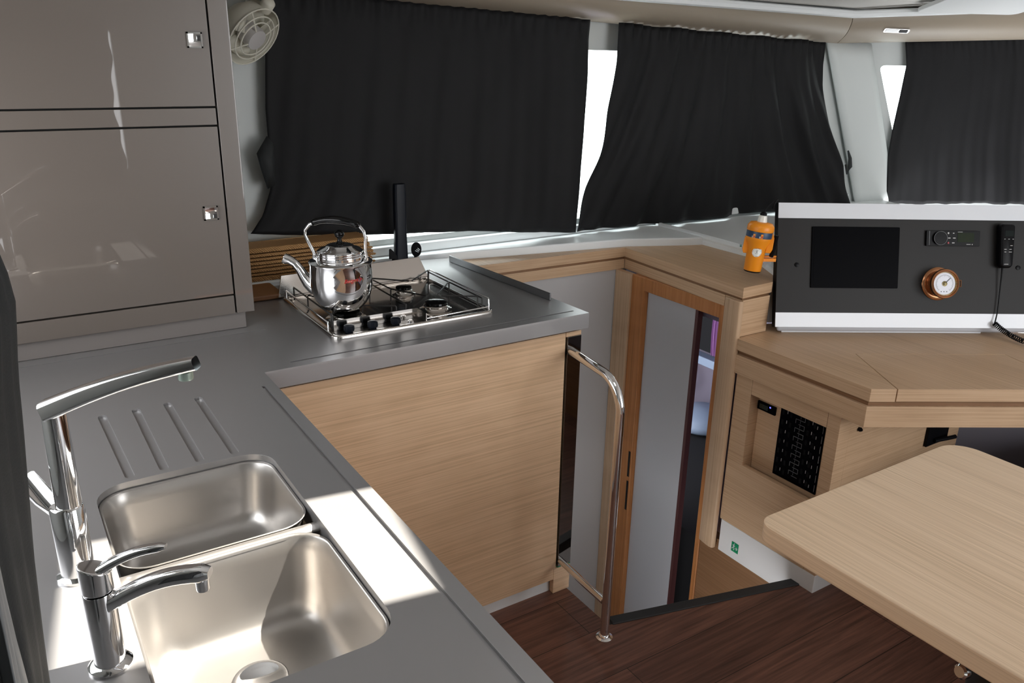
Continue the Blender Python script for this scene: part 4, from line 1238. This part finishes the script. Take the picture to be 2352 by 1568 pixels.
# ------------------------------------------------------------------ curtains
def curtain(name, L, R, nrm, label, group, amp=0.010, folds=9, seed=1, nu=120, nv=44, drift=0.5, bottom=0.004, m=CLOTH, pleat=0.006, sharp=False):
    rnd = random.Random(seed)
    nrm = Vector(nrm)
    ph = [rnd.uniform(0, 6.28) for _ in range(8)]
    rows = []
    for j in range(nv + 1):
        v = j / nv
        a = lerp_pts(L, v)
        b = lerp_pts(R, v)
        row = []
        for i in range(nu + 1):
            u = i / nu
            p = a.lerp(b, u)
            uu = u + drift * 0.06 * v * math.sin(3 * u + ph[0])
            env = 0.55 + 0.45 * math.sin(2.2 * math.pi * u + ph[5] + 1.5 * v)
            d = amp * (0.35 + 0.65 * v) * (math.sin(folds * 2 * math.pi * uu + ph[1]) * env + 0.5 * math.sin(folds * 3.3 * math.pi * (uu + 0.05 * drift * v) + ph[2]) * (1 - env * 0.5) + 0.25 * math.sin(folds * 7.1 * math.pi * uu + ph[3] + 2 * v))
            if sharp:
                ff = folds * 1.7 * (uu - 0.10 * v * (1 - u)) + ph[6]
                d += amp * 0.9 * (abs((ff % 1.0) - 0.5) * 2) ** 2.2 * (0.3 + 0.7 * u) * min(1, 0.3 + v * 1.5) * (1.0 - 0.5 * max(0, v - 0.8) * 5)
            d += pleat * max(0, 1 - v * 9) * math.sin(folds * 5 * 2 * math.pi * u + ph[4])
            d += 0.006 * mnoise.noise(Vector((u * 7 + seed, v * 4 + u * 3, seed)))
            q = p + nrm * d
            if j == nv:
                q.z += bottom * math.sin(u * 9 + ph[2])
            if j == 0:
                q.z += 0.002 * math.sin(u * 31)
            row.append(q)
        rows.append(row)
    o = obj(name, MB().grid(rows), m, None, smooth=180, solid=0.0015)
    tag(o, label, 'curtain', group)
    return o

curtain('curtain', [(0.748, 2.455, 1.728), (0.724, 2.455, 1.40), (0.722, 2.455, 1.17), (0.690, 2.45, 1.09), (0.648, 2.45, 1.035)],
        [(1.896, 2.45, 1.684), (1.890, 2.45, 1.62), (1.892, 2.45, 1.5), (1.882, 2.45, 1.2), (1.868, 2.45, 0.930)], (0, -1, 0),
        'widest black curtain, hanging behind the hob and kettle', 'black window curtains', amp=0.0065, folds=5, seed=3, drift=0.9)
curtain('curtain', [(2.021, 2.45, 1.678), (2.015, 2.45, 1.547), (1.999, 2.45, 1.425), (1.976, 2.45, 1.316), (1.949, 2.45, 1.206), (1.915, 2.45, 1.094), (1.890, 2.45, 0.98), (1.876, 2.45, 0.925)],
        [(3.190, 2.455, 1.640), (3.195, 2.45, 1.544), (3.222, 2.45, 1.452), (3.301, 2.45, 1.28), (3.392, 2.45, 1.119), (3.465, 2.45, 0.992), (3.518, 2.45, 0.914)], (0, -1, 0),
        'black pleated curtain in the middle, above the oak shelf and orange beacon', 'black window curtains', amp=0.026, folds=5, seed=8, drift=2.2, pleat=0.010, sharp=True)
def fp_(u_, v_, off=0.03):
    return tuple(A + NF * off + D2 * u_ + WV * v_)
curtain('curtain', [fp_(0.258, 1.045), fp_(0.248, 0.903), fp_(0.201, 0.721), fp_(0.14, 0.503), fp_(0.10, 0.332), fp_(0.054, 0.015)],
        [fp_(1.30, 1.12), fp_(1.30, 0.9), fp_(1.30, 0.72), fp_(1.30, 0.5), fp_(1.30, 0.33), fp_(1.30, 0.015)], tuple(NF),
        'black curtain at the right, behind the instrument board', 'black window curtains', amp=0.010, folds=6, seed=12, drift=0.6)
# tie-backs
kn_ = MB()
kn_.add([(0.716, 2.446, 1.322), (0.682, 2.44, 1.275), (0.690, 2.438, 1.235), (0.700, 2.44, 1.20), (0.704, 2.44, 1.172), (0.728, 2.446, 1.182), (0.730, 2.446, 1.25), (0.732, 2.446, 1.30),
         (0.712, 2.428, 1.25)], [[0, 1, 8], [1, 2, 8], [2, 3, 8], [3, 4, 8], [4, 5, 8], [5, 6, 8], [6, 7, 8], [7, 0, 8]])
tag(obj('curtain_tie', kn_, CLOTHP, solid=0.006), 'loose black tie-back sticking out at the left edge of the widest curtain', 'curtain tie')
k2 = MB().tube([(3.452, 2.44, 1.165), (3.468, 2.435, 1.13), (3.478, 2.435, 1.09), (3.470, 2.44, 1.06), (3.455, 2.445, 1.10)], [0.004, 0.008, 0.010, 0.007, 0.004], 10)
tag(obj('curtain_tie', k2, CLOTHP), 'small black tie loop at the right edge of the middle curtain', 'curtain tie')
# near curtain at the left edge of the picture
Ls = [(-0.115, 0.40, 1.95), (-0.125, 0.40, 1.50), (-0.12, 0.38, 1.30), (-0.115, 0.38, 0.92)]
Rs = [(-0.055, 0.765, 1.95), (-0.030, 0.76, 1.56), (0.000, 0.75, 1.425), (0.007, 0.75, 1.385), (0.008, 0.75, 1.362), (0.000, 0.75, 1.305), (-0.006, 0.75, 1.225), (-0.012, 0.75, 1.117), (-0.020, 0.75, 0.99), (-0.024, 0.75, 0.915)]
nearc = curtain('curtain', Ls, Rs, (0.95, -0.3, 0), 'dark grey curtain hanging close by at the left edge, beside the taps', None, amp=0.006, folds=4, seed=5, m=CLOTHP, nu=60)
rows = []
for j in range(30):
    v = j / 29
    rows.append([Vector((-0.0355 - 0.010 * v + 0.004 * math.sin(i * 0.9 + v * 3) + 0.012 * max(0, v - 0.3) * i / 16, 0.50 + 0.016 * i * (0.12 + 0.55 * v), 1.33 - 0.40 * v)) for i in range(17)])
obj('lining', MB().grid(rows), LINING, nearc, smooth=180, solid=0.001, label='silvery lining fold')

# ------------------------------------------------------------------ fan
FC = Vector((0.684, 2.385, 1.594))
fn = Vector((0.423, -0.707, -0.572)).normalized()
q = fn.to_track_quat('Z', 'Y')
MF = Matrix.Translation(FC) @ q.to_matrix().to_4x4()
fa = thing('wall_fan', 'cream plastic cabin fan with round grille mounted beside the tall cabinet', 'fan', M=MF)
obj('housing', MB().lathe([(0.030, -0.075), (0.058, -0.070), (0.078, -0.045), (0.084, -0.018), (0.086, 0.0), (0.084, 0.0), (0.080, -0.018), (0.072, -0.040)], n=48), FANP, fa, smooth=50)
gr = MB()
for r_ in (0.0865, 0.066, 0.050):
    zz_ = 0.002 + (0.0865 - r_) * 0.22
    gr.tube([(r_ * math.cos(math.radians(a)), r_ * math.sin(math.radians(a)), zz_) for a in range(0, 360, 10)], 0.0022, 8, closed=True)
for a in (30, 120, 210, 300):
    c, s = math.cos(math.radians(a)), math.sin(math.radians(a))
    gr.tube([(c * 0.088, s * 0.088, 0.001), (c * 0.028, s * 0.028, 0.014)], 0.0022, 6)
obj('grille', gr, FANP, fa, smooth=60)
obj('hub', MB().lathe([(0.030, -0.03), (0.031, 0.008), (0.029, 0.017), (0.0001, 0.019)], n=36), FANM, fa, smooth=50, label='grey hub')
for k in range(3):
    a = math.radians(120 * k + 15)
    bl = MB()
    rows = []
    for j in range(6):
        t = j / 5
        rr_ = 0.026 + 0.044 * t
        rows.append([Vector((rr_ * math.cos(a + w_), rr_ * math.sin(a + w_), -0.022 + 0.016 * (w_ / 0.6))) for w_ in (-0.6, -0.3, 0, 0.3, 0.6)])
    obj('blade', bl.grid(rows), FANP, fa, solid=0.0015)
kq = MF.inverted()
obj('pivot_knob', MB().lathe([(0.017, -0.02), (0.018, -0.012), (0.018, 0.010), (0.013, 0.016), (0.0001, 0.017)], tuple(kq @ Vector((0.722, 2.36, 1.676))), tuple(kq.to_3x3() @ Vector((0.2, -0.6, 0.5))), 28), FANP, fa, smooth=50)
obj('bracket', MB().tube([tuple(kq @ Vector(p)) for p in ((0.722, 2.37, 1.672), (0.715, 2.43, 1.68), (0.712, 2.50, 1.69))], 0.010, 12), FANP, fa)

# ------------------------------------------------------------------ soffit lamp, ceiling hatch cover
lq = kb + D2 * 0.215 + Vector((0, 0, 0.008)); lt_ = kt + D2 * 0.215 + Vector((0, 0, 0.012))
ctr = lq.lerp(lt_, 0.55) + Vector((-0.507, -0.862, 0)) * 0.016
upv = (lt_ - lq).normalized()
nv_ = D2.cross(upv).normalized()
if nv_.y > 0:
    nv_ = -nv_
ML = Matrix(((D2.x, upv.x, nv_.x, ctr.x), (D2.y, upv.y, nv_.y, ctr.y), (D2.z, upv.z, nv_.z, ctr.z), (0, 0, 0, 1)))
la = thing('soffit_lamp', 'small chrome rectangular lamp on the tan soffit above the right curtain', 'lamp', M=ML)
obj('frame', MB().prism(rrect(-0.058, 0.058, -0.011, 0.011, 0.006), 0, 0.009), CHROME, la, bevel=0.001)
obj('lens', MB().prism(rrect(-0.050, 0.008, -0.0075, 0.0075, 0.003), 0.0091, 0.011), LAMPL, la, label='clear lens')
obj('switch', MB().prism(rrect(0.012, 0.050, -0.0075, 0.0075, 0.003), 0.0091, 0.011), BLKP, la)
hc = MB().prism(rrect(-0.22, 0.22, -0.14, 0.14, 0.04), -0.018, 0.0)
hcM = Matrix.Translation((3.55, 1.98, 1.80)) @ Matrix.Rotation(math.radians(-30), 4, 'Z') @ Matrix.Rotation(math.radians(-9), 4, 'X')
for i in range(len(hc.v)):
    hc.v[i] = hcM @ hc.v[i]
tag(obj('hatch_cover', hc, WHITE, bevel=0.005, seg=3), 'white rounded hatch cover set on the headliner at upper right', 'hatch cover')

# grey curtain across the small rear window, a gap of daylight left at its edge
def rear_edge(v):
    return 0.742 + 0.012 * math.sin(v * 9) + 0.006 * math.sin(v * 31)
rows = []
for j in range(40):
    v = j / 39
    rows.append([Vector((-0.2 + (rear_edge(v) + 0.2) * i / 60, -1.595 + 0.010 * math.sin(i * 0.7), 1.74 - 0.98 * v)) for i in range(61)])
tag(obj('rear_curtain', MB().grid(rows), LINING, smooth=180, solid=0.001), 'grey curtain over the small rear window, mirrored in the taupe cupboard doors', 'curtain')
